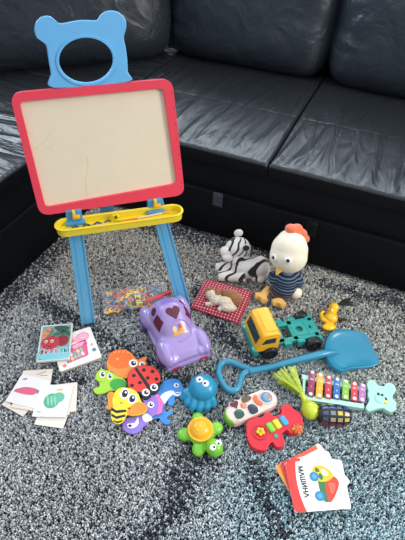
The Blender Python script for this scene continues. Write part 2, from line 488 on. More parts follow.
hole2 = resample([pp(86+30*cos(t), 60+25.5*sin(t)) for t in [2*pi*i/80 for i in range(80)]], N*2, hc)
HB = plastic('#6cb6e6', .35)
g = G(); g.ring(hs, hi_, -.012, .010, HB, PT)
head = g.build('bear_head', easel, bevel=.003); head['label'] = 'light blue bear-shaped carrying handle'
g = G(); g.ring(hole2, hi_, .010, .0135, HB, PT); g.build('rim', head, bevel=.001)
# tray (horizontal trough)
tz = .440; 
def tp(px, py, z): 
    q = LM(easel) @ at(px, py, z); return (q.x, q.y)
tl = Vector(tp(62, 226, tz)); tr_ = Vector(tp(176, 211, tz))
ty = .066
def stad(x0, x1, yc, hw, n=10):
    o = []
    for k in range(n+1): t = -pi/2+pi*k/n; o.append((x1-hw+hw*cos(t), yc+hw*sin(t)))
    for k in range(n+1): t = pi/2+pi*k/n; o.append((x0+hw+hw*cos(t), yc+hw*sin(t)))
    return o
so = stad(-.232, .200, ty, .032); si = stad(-.227, .195, ty, .027)
YT = TR((.008, 0, 0)) @ Matrix.Rotation(R(-1), 4, 'Z'); g = G(); g.ring(so, si, tz-.026, tz+.004, YEL, YT); g.prism(si, tz-.026, tz-.017, YEL, YT)
so2 = stad(-.237, .205, ty, .036); g.ring(so2, si, tz+.001, tz+.006, YEL, YT)
g.build('tray', easel, bevel=.002)['label'] = 'yellow trough tray'
for cx in (-.158, .120):
    g = G(); g.box((cx, .106, .452), (.052, .026, .046), BLUE2, .004)
    g.box((cx, .096, .430), (.066, .034, .014), BLUE2, .003)
    s = g.build('socket', easel)
    g = G(); g.box((cx, .089, .464), (.010, .014, .036), YEL, .003); g.box((cx+.006, .089, .454), (.026, .014, .012), plastic('#f2b52c'), .003)
    g.build('latch', s)['label'] = 'yellow latch'
# things lying in the tray
E0 = eM
def on_tray(name, label, cat, x, y, rz):
    p = Matrix.Translation(eM) @ rotz(eang).to_4x4() @ Vector((x, y, tz-.0168)); return thing(name, label, cat, p, eang+rz)
t = on_tray('marker_pen', 'orange marker pen with dark cap in the yellow easel tray', 'pen', .02, ty-.008, R(6))
g = G(); g.cyl((-.03, 0, .0056), (.03, 0, .0056), .0055, plastic('#e2592b'), bev=.001); g.build('barrel', t)
g = G(); g.cyl((-.058, 0, .0056), (-.029, 0, .0056), .0058, plastic('#22252c'), bev=.001); g.build('cap', t)
t = on_tray('paint_brush', 'pale wooden paint brush with yellow end at right of the easel tray', 'brush', .085, ty+.006, R(6))
g = G(); g.cyl((-.055, 0, .004), (.055, 0, .004), .0033, plastic('#e8c9a0'), r1=.0038); g.build('handle', t)
g = G(); g.cyl((.055, 0, .004), (.082, 0, .004), .0038, plastic('#e0a628'), r1=.005, bev=.0005); g.build('bristles', t)
t = on_tray('bead_cord', 'dark beaded cord with pale stylus lying in left half of tray', 'cord', -.10, ty+.004, R(4))
g = G()
cord = [(-.07+.13*i/40, .008*sin(i*.55), .004) for i in range(41)]
g.tube(cord, .0026, mat('#3c3a42', .4), n=6)
for i in range(2, 40, 4): g.ell(cord[i], (.0042, .0042, .004), mat('#6a6472', .35), u=8, v=6)
g.build('cord', t)
g = G(); g.cyl((-.06, -.012, .0042), (.045, -.010, .0042), .0036, plastic('#cfc4bc'), bev=.0008); g.build('stylus', t)
t = on_tray('toy_flower_piece', 'small yellow star piece standing in the middle of the tray', 'toy', -.022, ty+.010, 0)
g = G()
for k in range(5): a = k*2*pi/5; g.ell((.008*cos(a), 0, .018+.008*sin(a)), (.006, .004, .006), YEL, u=8, v=6)
g.ell((0, -.003, .018), (.005, .004, .005), mat('#3a3030', .4), u=8, v=6); g.box((0, 0, .006), (.012, .008, .011), YEL, .002)
g.build('body', t)

# ================================================================== BOOKS AND CARDS
def frame_from(A, B, Cc):
    """rectangle frame from 2 corners of an edge and a third corner: returns centre, angle, w, h"""
    u = (B-A); w = u.length; ud = u.normalized(); v = Vector((-ud.y, ud.x, 0)); h = (Cc-A).dot(v)
    c = A+u/2+v*h/2
    return c, math.atan2(ud.y, ud.x), w, h
WHITE = paper('#efe9e2'); CREAM = paper('#e8dccb'); PAGE = paper('#d9cfc0')
# fruit book
c, a, w_, h_ = frame_from(at(37, 366, .012), at(70.5, 363, .012), at(43.5, 328, .012)); h_ = .165
bk = thing('fruit_book', 'children\'s fruit picture book with two smiling cherries on the cover', 'book', (c.x, c.y, 0), a)
g = G(); g.box((0, 0, .006), (w_-.004, h_-.004, .010), PAGE, .001); g.build('pages', bk)
g = G(); CT = paper('#8fb0a8'); g.prism(rounded([(-w_/2, -h_/2), (w_/2, -h_/2), (w_/2, h_/2), (-w_/2, h_/2)], .004), .011, .0135, paper('#c9d4cf'))
zt = .0135
def dec(g, pts, col, k=1, z=None, T=None):
    z = zt if z is None else z; g.prism(pts, z-.0001, z+.00035*k, paper(col) if isinstance(col, str) else col, T)
s = w_/.12
g.prism([(-.054*s, -.076), (.054*s, -.076), (.054*s, .077), (-.054*s, .077)], .0134, .01362, paper('#7f9a94'))
dec(g, smooth([(-.054*s, -.07), (.05*s, -.075), (.053*s, -.03), (.02*s, -.028), (-.02*s, -.035), (-.053*s, -.03)]), '#7fc4cc', 1)
dec(g, smooth([(-.05*s, .02), (-.02*s, .07), (.0, .04), (.03*s, .075), (.052*s, .04), (.045*s, .0), (0, .01)]), '#5f7b6c', 1)
for x, y, r_ in ((-.04, .045, .013), (-.045, .025, .010), (-.03, .06, .009)): dec(g, circ(x*s, y, r_), '#d88a5a', 1.5)
dec(g, smooth([(-.01*s, .065), (.02*s, .045), (.05*s, .06), (.03*s, .072), (.0, .075)]), '#23503a', 2)
dec(g, smooth([(.0, .03), (.03*s, .035), (.052*s, .02), (.05*s, .045), (.02*s, .05)]), '#2b5a42', 2)
for x0, x1 in ((-.012, .012), (.03, .016)): dec(g, stroke((x0*s, .02), (x1*s, .062), .0018), '#2c4a38', 3)
dec(g, circ(.026*s, .004, .024*s, .025), '#8e1a2a', 2)
dec(g, circ(-.018*s, -.002, .034*s, .030), '#c22c3a', 3)
for x in (-.034, -.012): dec(g, circ(x*s, .004, .0055, .007), '#f4f0ea', 4); dec(g, circ(x*s, .003, .003, .004), '#15151a', 5)
dec(g, smooth([(-.032*s, -.012), (-.02*s, -.017), (-.006*s, -.012), (-.02*s, -.021)]), '#5a0f18', 4)
for i, (ch, cc) in enumerate(zip('ФРУКТЫ', ('#c8243c', '#d23a6a', '#b8283a', '#d8506a', '#3f8a5a', '#2a7a8a'))):
    T = TR(((-.044+.0178*i)*s, -.043, .0140)); g.text(ch, .026, paper('#f4f0ea'), T @ Matrix.Scale(1.18, 4), .0001); g.text(ch, .026, paper(cc), TR((0, 0, .0003)) @ T, .0002)
g.build('cover', bk)
# pink thick book
c, a, w_, h_ = frame_from(at(60, 372, .02), at(102, 357, .02), at(51, 338, .02)); h_ = .155
b2 = thing('board_book', 'thick pink and white board book with pig pictures, partly under the fruit book', 'book', (c.x, c.y, 0), a)
# keep clear of the other book by lowering: it lies flat, the fruit book leans on it
g = G(); g.box((0, 0, .0075), (w_-.004, h_-.004, .013), PAGE, .001)
for k in range(4): g.box((0, -h_/2+.0022, .003+k*.003), (w_-.006, .001, .0008), paper('#a89c90'))
g.build('pages', b2)
g = G(); zt = .0165; g.prism(rounded([(-w_/2, -h_/2), (w_/2, -h_/2), (w_/2, h_/2), (-w_/2, h_/2)], .006), .014, zt, paper('#ece4da'))
dec(g, rounded([(-.045, -.055), (.035, -.050), (.045, .018), (-.03, .012)], .006), '#e0568a', 1)
dec(g, rounded([(-.02, -.005), (.045, .0), (.043, .024), (-.018, .018)], .004), '#d84a7c', 2)
dec(g, smooth([(.0, .03), (.015, .055), (.045, .062), (.062, .045), (.055, .025), (.03, .02)]), '#f0a0b8', 2)
dec(g, circ(-.012, .040, .015, .015), '#e8a070', 2); dec(g, circ(-.004, .058, .009), '#f0b8a8', 2)
dec(g, circ(.038, .042, .011, .010), '#f4b8c8', 3); dec(g, circ(.035, .042, .0015), '#40202c', 4); dec(g, circ(.041, .043, .0015), '#40202c', 4)
for i in range(3): dec(g, stroke((-.012+.002*i, .012-i*.006), (.036-.004*i, .016-i*.006), .0012), '#f6e6ee', 3)
rr = random.Random(4)
for row in range(2):
    for i in range(5):
        x = -.036+i*.0135; y = -.022-row*.02+i*.002; colr = ('#7fc4b8', '#f4ead8', '#5aa8c0', '#f0d08a', '#88c890')[(i+row*2) % 5]
        dec(g, smooth([(x-.005, y-.007), (x+.003, y-.008), (x+.006, y), (x+.001, y+.002), (x+.004, y+.008), (x-.005, y+.007)]), colr, 3)
dec(g, circ(.060, -.035, .008), '#6f7f8a', 2); dec(g, circ(.058, -.008, .006), '#e8a090', 2); dec(g, circ(-.055, -.06, .007), '#e07a90', 2)
g.build('cover', b2)
bk.location.z = .0172; 
# cards pile left
def card(label, A, B, Cc, z, th, art=None, group='picture cards with cream borders', name='picture_card', side=None, base='#e6d8c8'):
    c, a, w_, h_ = frame_from(at(*A, z), at(*B, z), at(*Cc, z))
    if side: w_, h_ = side[0]*.93, side[1]*.93
    t = thing(name, label, 'card', (c.x, c.y, z), a, group)
    g = G(); g.prism(rounded([(-w_/2, -h_/2), (w_/2, -h_/2), (w_/2, h_/2), (-w_/2, h_/2)], .003, 3), 0, th, paper(base), bev=0)
    g.build('sheet', t)
    if art:
        g = G(); art(g, w_, h_, th); g.build('picture', t)
    return t
def art_carrot(g, w, h, z):
    dec(g, smooth([(-.050, -.012), (-.02, .010), (.02, .014), (.03, .004), (.022, -.010), (-.01, -.016)]), '#e0607c', 1, z)
    dec(g, smooth([(.028, .01), (.046, .012), (.05, .0), (.032, -.002)]), '#6f8aa8', 1, z)
    dec(g, smooth([(-.045, .035), (-.03, .045), (-.032, .036)]), '#b86a78', 1, z)
def art_pumpkin(g, w, h, z):
    dec(g, circ(-.005, -.002, .026, .028, rot=.3), '#58a884', 1, z)
    dec(g, circ(.014, .010, .022, .020, rot=.3), '#66b894', 2, z)
    for k in (-.012, 0, .012): dec(g, circ(-.005+k, -.002, .0035, .020, rot=.3), '#8ad0ac', 3, z)
    dec(g, smooth([(.0, .040), (.02, .046), (.025, .038), (.01, .036)]), '#e0b878', 1, z)
    dec(g, stroke((-.045, -.04), (-.030, -.046), .001), '#6a6468', 1, z)
def art_red(g, w, h, z): dec(g, smooth([(-.04, -.035), (-.01, -.042), (.015, -.038), (-.005, -.028)]), '#b83a44', 1, z)
def art_lines(g, w, h, z):
    dec(g, stroke((.0, .035), (.03, .046), .0012), '#9a5a50', 1, z); dec(g, stroke((.012, .03), (.036, .030), .001), '#9a5a50', 1, z)
S_ = (.118, .125)
card('cream card lowest left of the pile with a red picture edge', (8, 399), (28, 410), (18, 384), 0.0004, .0016, art_red, side=(.10, .12))
card('cream card at the back of the left pile under the pink carrot card', (19, 398), (47, 396), (20, 372), 0.0022, .0016, art_lines, side=(.112, .120))
card('cream card second from bottom below the pink carrot card', (14, 406), (36, 410), (26, 384), .0040, .0016, side=(.10, .105))
card('white card with a long pink carrot picture on the left pile', (13.5, 398), (33, 403), (18, 378), .0059, .0016, art_carrot, side=(.120, .118), base='#ece6e4')
card('white card sticking out lowest towards the camera on the right pile', (36, 421), (64, 425), (45, 400), 0.0004, .0016, side=(.105, .11), base='#e8dccf')
card('cream card under the green pumpkin card sticking out to the right', (44, 416), (76, 412), (50, 385), .0022, .0016, side=(.112, .12))
card('cream card directly beneath the green pumpkin card', (34, 419), (70, 416), (46, 386), .0040, .0016, side=(.12, .12), base='#e4d6c6')
card('white card with a green pumpkin picture on top of the right pile', (31, 416.5), (67, 417), (45, 385), .0078, .0016, art_pumpkin, side=(.120, .128), base='#ece8e6')

# МАШИНА cards
zc = .0004
c, a, w_, h_ = frame_from(at(290.5, 511, .008), at(353, 506, .008), at(278, 466, .008)); w_, h_ = .166, .144
RD = '#d84038'
def mcard(label, dx, dy, da, z, kind):
    ud = Vector((cos(a), sin(a), 0)); vd = Vector((-sin(a), cos(a), 0)); cc = c+ud*dx+vd*dy
    t = thing('picture_card', label, 'card', (cc.x, cc.y, z), a+da, 'flash cards with coloured left strips')
    g = G(); W, H = w_, h_
    full = rounded([(-W/2, -H/2), (W/2, -H/2), (W/2, H/2), (-W/2, H/2)], .010, 5)
    g.prism(full, 0, .0016, paper('#f0ede8')); g.build('sheet', t)
    g = G(); strip = [q for q in full if q[0] < -W/2+.011]
    # coloured strip with a curved inner edge
    left = [(-W/2+.010, -H/2), (-W/2+.036, -H/2)]+[(-W/2+.026+.010*((k/8*2-1)**2), -H/2+H*k/8) for k in range(1, 8)]+[(-W/2+.036, H/2), (-W/2+.010, H/2), (-W/2+.003, H/2-.003), (-W/2, H/2-.010), (-W/2, -H/2+.010), (-W/2+.003, -H/2+.003)]
    dec(g, left, kind[0], 1, .0016)
    if len(kind) > 1 and kind[1] != 'car':
        dec(g, [(-W/2+.02, H/2-.012), (W/2-.01, H/2-.012), (W/2-.01, H/2), (-W/2+.02, H/2)], kind[1], 1, .0016)
        dec(g, stroke((-.03, H/2-.03), (.05, H/2-.026), .004), kind[2], 1, .0016)
    g.build('colour_strip', t)
    if len(kind) > 1 and kind[1] == 'car':
        g = G(); g.text('МАШИНА', .0185, mat('#08080a', .8), TR((-W/2+.045, .012, .0020)) @ Matrix.Rotation(-pi/2, 4, 'Z') @ Matrix.Diagonal((1.05, 1.1, 1, 1)), .0003, .03)
        g.build('lettering', t)
        g = G()
        # toy truck standing on its end: cab up, red tipper to the lower right
        K = Matrix.Translation((.018, .004, 0)) @ Matrix.Rotation(R(2), 4, 'Z')
        q = lambda pts: [tuple((K @ Vector((x, y, 0))).to_2d()) for x, y in pts]
        z = .0016
        dec(g, q(smooth([(-.012, -.045), (.008, -.050), (.012, .010), (-.008, .02)])), '#3f7a4a', 1, z)
        dec(g, q(smooth([(.004, -.052), (.020, -.048), (.050, -.010), (.046, .012), (.034, .014), (.012, .006)])), '#dc4436', 2, z)
        dec(g, q(smooth([(.020, -.036), (.040, -.008), (.018, -.004)])), '#e86a52', 3, z)
        dec(g, q(smooth([(-.016, .010), (.012, .002), (.038, .012), (.040, .026), (.020, .046), (-.004, .052), (-.018, .040)])), '#f0bf2e', 3, z)
        dec(g, q(smooth([(.010, .022), (.026, .020), (.020, .036), (.008, .038)])), '#f4f2ec', 4, z)
        dec(g, q(smooth([(-.010, .034), (.002, .032), (.0, .044), (-.008, .044)])), '#3f7a3c', 4, z)
        dec(g, q(circ(.002, .018, .006, .010)), '#3f7a3c', 4, z)
        for cy in (.020, -.036):
            dec(g, q(circ(-.018, cy, .014)), '#3d86b8', 5, z); dec(g, q(circ(-.018, cy, .007)), '#5fa6d0', 6, z)
        g.build('picture', t)
    return t
mcard('white flash card with green strip at the very bottom of the fan of cards', .004, .030, R(27), zc, ('#5f9a6a', '#f0c040', '#d05040'))
mcard('flash card with orange strip and purple lettering, second lowest of the fan', -.010, .028, R(21), zc+.0028, ('#e8902e', '#e85a3a', '#6a5aa8'))
mcard('flash card with red strip under the top three of the fan', -.004, .018, R(9), zc+.0056, ('#cf3a36',))
mcard('white flash card just beneath the toy car card', .010, .006, R(-6), zc+.0084, (RD,))
mcard('white flash card reading МАШИНА with yellow and red toy truck picture', 0, 0, 0, zc+.0112, (RD, 'car'))

# ================================================================== FOAM ANIMALS
def ftrace(ox, oy, sc, z):
    return lambda pts: [tuple(at(ox+x/sc, oy+y/sc, z).to_2d()) for x, y in pts]
def fcirc(x, y, rx, ry=None, rot=0, n=20): return circ(x, y, rx, ry, n, rot)
def foam_thing(name, label, z, outline, base, decals, ox=85, oy=340, sc=5.0625, th=.006):
    tr = ftrace(ox, oy, sc, z+th)
    P = tr(smooth(outline, 4)); cx = sum(p[0] for p in P)/len(P); cy = sum(p[1] for p in P)/len(P)
    t = thing(name, label, 'foam bath toy', (cx, cy, z), 0, 'flat foam animals lying in a heap')
    L = LM(t)
    g = G(); P3 = P; g.prism(P3, z, z+th, foam(base), bev=.001); g.build('body', t, L=L, angle=30)
    for nm, items in decals:
        g = G()
        for pts, colr, k in items: g.prism(tr(pts), z+th-.0004, z+th+.0003*k, foam(colr))
        g.build(nm, t, L=L)
    return t
def eye(x, y, r1, r2, dx=2, dy=0, rot=0):
    return ('eye', [(fcirc(x, y, *r1, rot=rot), '#f6f4f0', 3), (fcirc(x+dx, y+dy, *r2, rot=rot), '#101014', 4), (fcirc(x+dx+r2[0]*.3, y+dy-r2[1]*.3, r2[0]*.35), '#ffffff', 5)])
foam_thing('foam_snail', 'orange foam snail with round shell at the back of the heap', .0004,
    [(115, 100), (128, 65), (175, 48), (225, 58), (252, 88), (272, 100), (298, 84), (316, 90), (304, 104), (314, 118), (292, 142), (240, 150), (218, 192), (165, 182), (112, 142)], '#f2883a',
    [('shell', [(fcirc(178, 98, 62, 48), '#ee6a24', 1), (fcirc(165, 96, 8, 5), '#f7a35c', 2)]), eye(244, 118, (22, 19), (13, 12)), eye(288, 122, (14, 12), (8, 7)),
     ('spot', [(fcirc(150+22*k, 58+4*abs(k-1.5), 5, 4), '#f4a83c', 2) for k in range(4)])])
foam_thing('foam_frog', 'lime green foam frog left of the bee', .0004,
    [(52, 195), (58, 168), (75, 150), (84, 142), (96, 152), (130, 155), (152, 175), (185, 188), (208, 212), (205, 238), (172, 258), (130, 255), (100, 268), (62, 274), (42, 254), (52, 240), (72, 238), (74, 218)], '#a3cc34',
    [('spot', [(fcirc(167, 225, 42, 30), '#3d9a3c', 1)]), eye(88, 175, (15, 17), (9, 12)), eye(125, 184, (14, 15), (8, 11)),
     ('mouth', [(smooth([(56, 198), (70, 210), (92, 212), (72, 214)]), '#5c8a20', 2)])])
foam_thing('foam_dolphin', 'blue foam dolphin with white belly and curled tail at the right of the heap', .0004,
    [(190, 150), (205, 108), (230, 75), (280, 58), (328, 66), (350, 96), (362, 140), (352, 162), (335, 180), (304, 178), (302, 212), (282, 240), (256, 228), (262, 200), (240, 225), (232, 262), (242, 285), (282, 270), (287, 292), (252, 312), (248, 330), (274, 350), (255, 366), (215, 356), (198, 322), (150, 330), (120, 270), (150, 200)], '#3f86cc',
    [('belly', [(smooth([(205, 180), (235, 152), (280, 138), (310, 150), (350, 150), (352, 160), (318, 178), (290, 168), (262, 190), (236, 224), (215, 235)]), '#e8ecee', 1)]),
     eye(313, 103, (17, 14), (9, 9)), ('mouth', [(smooth([(298, 145), (318, 158), (350, 152), (318, 163)]), '#24303c', 3)])], 130, 370, 6.75)
foam_thing('foam_seahorse', 'lilac foam seahorse with pink crest under the bee', .0068,
    [(292, 290), (322, 276), (352, 282), (372, 276), (384, 296), (400, 318), (392, 345), (390, 368), (360, 378), (330, 394), (318, 420), (298, 436), (272, 466), (232, 474), (200, 456), (188, 425), (205, 395), (245, 392), (285, 370), (300, 330)], '#8f72c4',
    [('crest', [(smooth([(352, 282), (372, 276), (384, 296), (398, 318), (392, 345), (388, 366), (362, 376), (372, 340), (370, 305)]), '#dc6cae', 1)]),
     ('belly', [(smooth([(290, 385), (312, 372), (342, 398), (318, 414), (298, 410)]), '#efe8ea', 1), (smooth([(215, 425), (250, 420), (268, 390), (270, 425), (248, 444), (222, 444)]), '#efe8ea', 1), (fcirc(228, 434, 9, 7), '#222026', 2)]), eye(333, 328, (17, 15), (9, 9))])
foam_thing('foam_ladybug', 'round red foam ladybug with black spots on top of the heap', .0134,
    [(215, 205), (222, 165), (255, 138), (305, 126), (352, 138), (380, 172), (380, 214), (374, 246), (344, 262), (326, 292), (296, 298), (282, 272), (244, 262), (220, 240)], '#17161a',
    [('shell', [(smooth([(217, 205), (224, 167), (256, 140), (305, 129), (350, 140), (378, 173), (378, 212), (340, 224), (318, 246), (284, 262), (244, 256), (222, 238)]), '#e0362e', 1)]),
     ('spot', [([(250, 146), (262, 138), (332, 236), (316, 246)], '#17161a', 2)]+[(fcirc(x, y, 10.5, 9), '#17161a', 2) for x, y in ((298, 152), (342, 160), (362, 198), (318, 192), (278, 216), (247, 180), (238, 230))]),
     eye(308, 266, (20, 18), (12, 11), 3), eye(350, 240, (20, 18), (12, 11), 0)])
foam_thing('foam_bee', 'yellow foam bee with black stripes and orange wings at the front of the heap', .0202,
    [(112, 285), (125, 262), (150, 268), (165, 248), (200, 240), (245, 250), (272, 278), (285, 312), (310, 330), (314, 352), (290, 372), (240, 382), (212, 378), (196, 408), (168, 424), (140, 410), (130, 375), (132, 350), (108, 345), (120, 315)], '#f6d22e',
    [('wing', [(smooth([(112, 285), (125, 262), (148, 270), (138, 305), (142, 345), (108, 345), (120, 315)]), '#f28a2c', 1)]), ('wing', [(smooth([(214, 372), (222, 345), (262, 316), (292, 318), (312, 332), (312, 352), (290, 370), (240, 380)]), '#f28a2c', 1)]),
     ('stripe', [([(133, 340), (158, 356), (208, 352), (210, 364), (160, 371), (131, 356)], '#15151a', 1), ([(131, 370), (158, 386), (206, 376), (204, 388), (160, 400), (134, 386)], '#15151a', 1), ([(142, 404), (164, 412), (194, 404), (186, 414), (166, 422), (148, 414)], '#15151a', 1)]),
     ('cheek', [(fcirc(184, 318, 8, 5), '#f2882c', 1)]), ('cheek', [(fcirc(222, 346, 8, 5), '#f2882c', 1)]), eye(200, 272, (23, 28), (15, 20), 2, 0, .3), eye(240, 298, (23, 27), (15, 19), 0, 0, .4)])

# ================================================================== ZIP BAG OF LETTERS
def film_mat():
    mt, n, b = nt('clear_film'); L = n.links
    b.inputs['Base Color'].default_value = (.93, .95, .96, 1); b.inputs['Roughness'].default_value = .08
    b.inputs['Alpha'].default_value = .09; b.inputs['Specular IOR Level'].default_value = .8
    tc = n.nodes.new('ShaderNodeTexCoord'); nz = n.nodes.new('ShaderNodeTexNoise'); nz.inputs['Scale'].default_value = 30; nz.inputs['Detail'].default_value = 3
    bp = n.nodes.new('ShaderNodeBump'); bp.inputs['Strength'].default_value = .9; bp.inputs['Distance'].default_value = .012
    L.new(tc.outputs['Object'], nz.inputs['Vector']); L.new(nz.outputs['Fac'], bp.inputs['Height']); L.new(bp.outputs[0], b.inputs['Normal'])
    return mt
FILM = film_mat()
A, B = at(104, 306), at(166, 296)
ba = math.atan2(B.y-A.y, B.x-A.x); bc = (A+B)/2; bl = (B-A).length
bag = thing('plastic_bag', 'clear zip bag of small colourful pieces lying between the easel legs', 'bag', (bc.x, bc.y, 0), ba)
g = G(); vs = []; fs = []; NX, NY = 34, 18
for side in (1, -1):
    for j in range(NY+1):
        for i in range(NX+1):
            u, v = i/NX*2-1, j/NY*2-1
            x = u*(bl/2+.005); y = v*(.062+.004*sin(i*.9))
            e = (1-abs(u)**4)*(1-abs(v)**3)
            z = .024+side*(.022*e+.0005)+.0035*noise.noise(Vector((x*40, y*40, side)))*(e > .02)
            vs.append((x, y, max(.001, z)))
W = NX+1; o2 = W*(NY+1)
for s in (0, o2):
    for j in range(NY):
        for i in range(NX): fs.append((s+j*W+i, s+j*W+i+1, s+(j+1)*W+i+1, s+(j+1)*W+i))
g.add(vs, fs, FILM).build('film', bag)
g = G()
zp0 = LM(bag) @ at(146, 301, .035); zp1 = LM(bag) @ at(171, 292, .035)
g.tube([zp0, zp0.lerp(zp1, .5), zp1], .0085, plastic('#dc4a50'), n=8); g.build('zip_slider', bag)['label'] = 'red plastic zip slider bar'
g = G(); rr = random.Random(11)
cols_ = ['#e8c43c', '#e8c43c', '#d8902c', '#c8402c', '#3a78b4', '#e8d060', '#7a8a94', '#c85a3c', '#3f6fa8']
for i in range(260):
    x = (-.46+.88*rr.random()**1.35)*bl; y = rr.uniform(-.052, .052)
    zz = .012+.022*rr.random()*(1-(abs(x)/(bl/2))**4)*(1-(abs(y)/.06)**2)
    cc = cols_[rr.randrange(9)]
    if x > .02 and rr.random() < .4: cc = rr.choice(['#3a6fae', '#4a86c0', '#c8402c', '#8fa0aa'])
    if x > .25*bl: cc = rr.choice(['#5f7f94', '#7fa0a8', '#3a6f8e', '#a85048', '#8fa09a'])
    a = rr.random()*6.28; Rm = (rotz(a) @ rotx(rr.uniform(-.8, .8)))
    M = Matrix.Translation((x, y, zz)) @ Rm.to_4x4()
    k = rr.randrange(3)
    g.box((0, 0, 0), (.026, .0062, .005), plastic(cc), T=M)
    if k: g.box((.007, .005, 0), (.0050, .013, .004), plastic(cc), T=M)
    if k == 2: g.box((-.004, -.004, 0), (.0050, .012, .004), plastic(cc), T=M)
o = g.build('toy_letters', None, L=Matrix()); o.location = bag.location; o.rotation_euler = bag.rotation_euler
tag(o, 'jumble of yellow, blue and red plastic pieces inside the clear bag', 'toy pieces', kind='stuff')

# ================================================================== PURPLE CAR
LAV = mat('#a088c0', .28, coat=.5, var=.03); LAV2 = mat('#8a6ab8', .4, coat=.2); MAR = mat('#5a1430', .5)
fl_, fr_ = at(161, 372), at(211, 353)
hd_ = Vector((fr_.y-fl_.y, -(fr_.x-fl_.x), 0)).normalized()      # heading = to the right of left->right ... pointing to camera side
W_ = (fr_-fl_).length; mid = (fl_+fr_)/2; LEN = .27
cc_ = mid-hd_*(LEN/2-.016)
car = thing('toy_car', 'lavender rounded toy car with heart shaped window in the roof', 'toy car', (cc_.x, cc_.y, 0), math.atan2(hd_.y, hd_.x)); car.scale = (1.06, 1, 1.03)
def carcs(x, hw, zb, zt, p=2.6, n=28, top=1.0):
    o = []
    for k in range(n):
        t = 2*pi*k/n; a, b = cos(t), sin(t)
        yy = math.copysign(abs(a)**(2/p), a)*hw; zz = math.copysign(abs(b)**(2/p), b)
        z = zb+(zt-zb)*(zz+1)/2
        yy *= 1-(1-top)*max(0, zz)
        o.append((x, yy, z))
    return o
def loft(g, secs, mt):
    n = len(secs[0]); vs = [p for s in secs for p in s]; fs = []
    for i in range(len(secs)-1):
        for k in range(n): fs.append((i*n+k, i*n+(k+1) % n, (i+1)*n+(k+1) % n, (i+1)*n+k))
    fs.append(list(range(n))[::-1]); fs.append([(len(secs)-1)*n+k for k in range(n)])
    g.add(vs, fs, mt)
g = G(); hw = .085
loft(g, [carcs(x, w, .018, z, 3) for x, w, z in ((-.128, .050, .06), (-.120, .066, .078), (-.09, .076, .094), (-.03, .080, .10), (.04, .078, .096), (.09, .074, .090), (.118, .066, .076), (.134, .052, .060))], LAV)
loft(g, [carcs(x, w, .05, z, 2.6, top=.72) for x, w, z in ((-.112, .040, .085), (-.100, .058, .118), (-.075, .068, .144), (-.035, .070, .156), (.0, .068, .150), (.030, .062, .128), (.052, .054, .105), (.066, .045, .09))], LAV)
for sy in (-1, 1):
    g.ell((.084, sy*.070, .058), (.058, .030, .036), LAV); g.ell((-.082, sy*.072, .060), (.050, .028, .038), LAV)
    g.ell((.112, sy*.056, .052), (.026, .030, .026), LAV)
    g.box((0, sy*.080, .034), (.10, .018, .014), LAV, .005)
g.box((.128, 0, .034), (.028, .172, .024), LAV, .009)
body = g.build('body', car, remesh=.0032, relax=4)
dg = bpy.context.evaluated_depsgraph_get()
from mathutils.bvhtree import BVHTree
bv = BVHTree.FromPolygons([v.co.copy() for v in body.data.vertices], [tuple(p.vertices) for p in body.data.polygons])
def drape(g, pts, d, org, ux, uy, mt, lift=.0012, bvh=None, depth=.004):
    """thin patch that follows a surface: 2-D outline thrown along d onto the body"""
    bvh = bvh or bv; d = Vector(d).normalized(); org = Vector(org); ux = Vector(ux); uy = Vector(uy); cx = sum(p[0] for p in pts)/len(pts); cy = sum(p[1] for p in pts)/len(pts)
    dp = []
    for i in range(len(pts)):
        a, b = Vector(pts[i-1]).to_2d(), Vector(pts[i]).to_2d(); kk = max(1, int((b-a).length/.003))
        dp += [tuple(a.lerp(b, j/kk)) for j in range(kk)]
    pts = dp; n = len(pts); rings = [1, .88, .75, .62, .5, .37, .25, .12]
    vs = []; 
    def hit(x, y):
        o = org+ux*x+uy*y; h = bvh.ray_cast(o, d)
        return (h[0]-d*lift) if h[0] else None
    cen = hit(cx, cy)
    if cen is None: return
    last = cen
    for r_ in rings:
        for p in pts:
            h = hit(cx+(p[0]-cx)*r_, cy+(p[1]-cy)*r_)
            if h is None: h = last
            last = h; vs.append(h)
    vs.append(cen); fs = []
    for k in range(7):
        for i in range(n): fs.append((k*n+i, k*n+(i+1) % n, (k+1)*n+(i+1) % n, (k+1)*n+i))
    for i in range(n): fs.append((7*n+i, 7*n+(i+1) % n, 8*n))
    o = len(vs); base = list(vs)
    vs += [v+d*depth for v in base[:n]]
    for i in range(n): fs.append((i, o+i, o+(i+1) % n, (i+1) % n))
    g.add(vs, fs, mt)
X_, Y2, Z_ = (1, 0, 0), (0, 1, 0), (0, 0, 1)
# roof heart + arch opening, side windows, windscreen ring, emblem
ht = car_w = None
def car_patch(name, pts, d, org, ux, uy, mt, lift=.0010, label=None):
    g = G(); drape(g, pts, d, org, ux, uy, mt, lift); o = g.build(name, car)
    if label: o['label'] = label
    return o
car_patch('window', heart(0, 0, .024, R(90)), (0, 0, -1), (.006, .0, .4), Y2, (-1, 0, 0), MAR, label='dark red heart shaped window') if False else None
car_patch('window', [(-p[1], p[0]) for p in heart(0, 0, .029)], (0, 0, -1), (-.004, .002, .4), (1, 0, 0), (0, 1, 0), MAR, label='dark red heart shaped window')
car_patch('window', smooth([(-.012, -.026), (.008, -.024), (.010, 0), (.008, .024), (-.012, .026), (-.016, 0)]), (0, 0, -1), (-.056, .0, .4), X_, Y2, LAV2)
def sidewin(cx, pts, sy):
    car_patch('window', pts, (0, -sy, -.6), (cx, sy*.3, .128+.6*.235), X_, Z_, MAR, label='dark red side window')
for sy in (1, -1):
    sidewin(-.050, circ(0, 0, .015, .018), sy)
    sidewin(-.006, rounded([(-.020, -.034), (.026, -.034), (.018, .014), (-.020, .014)], .004), sy)
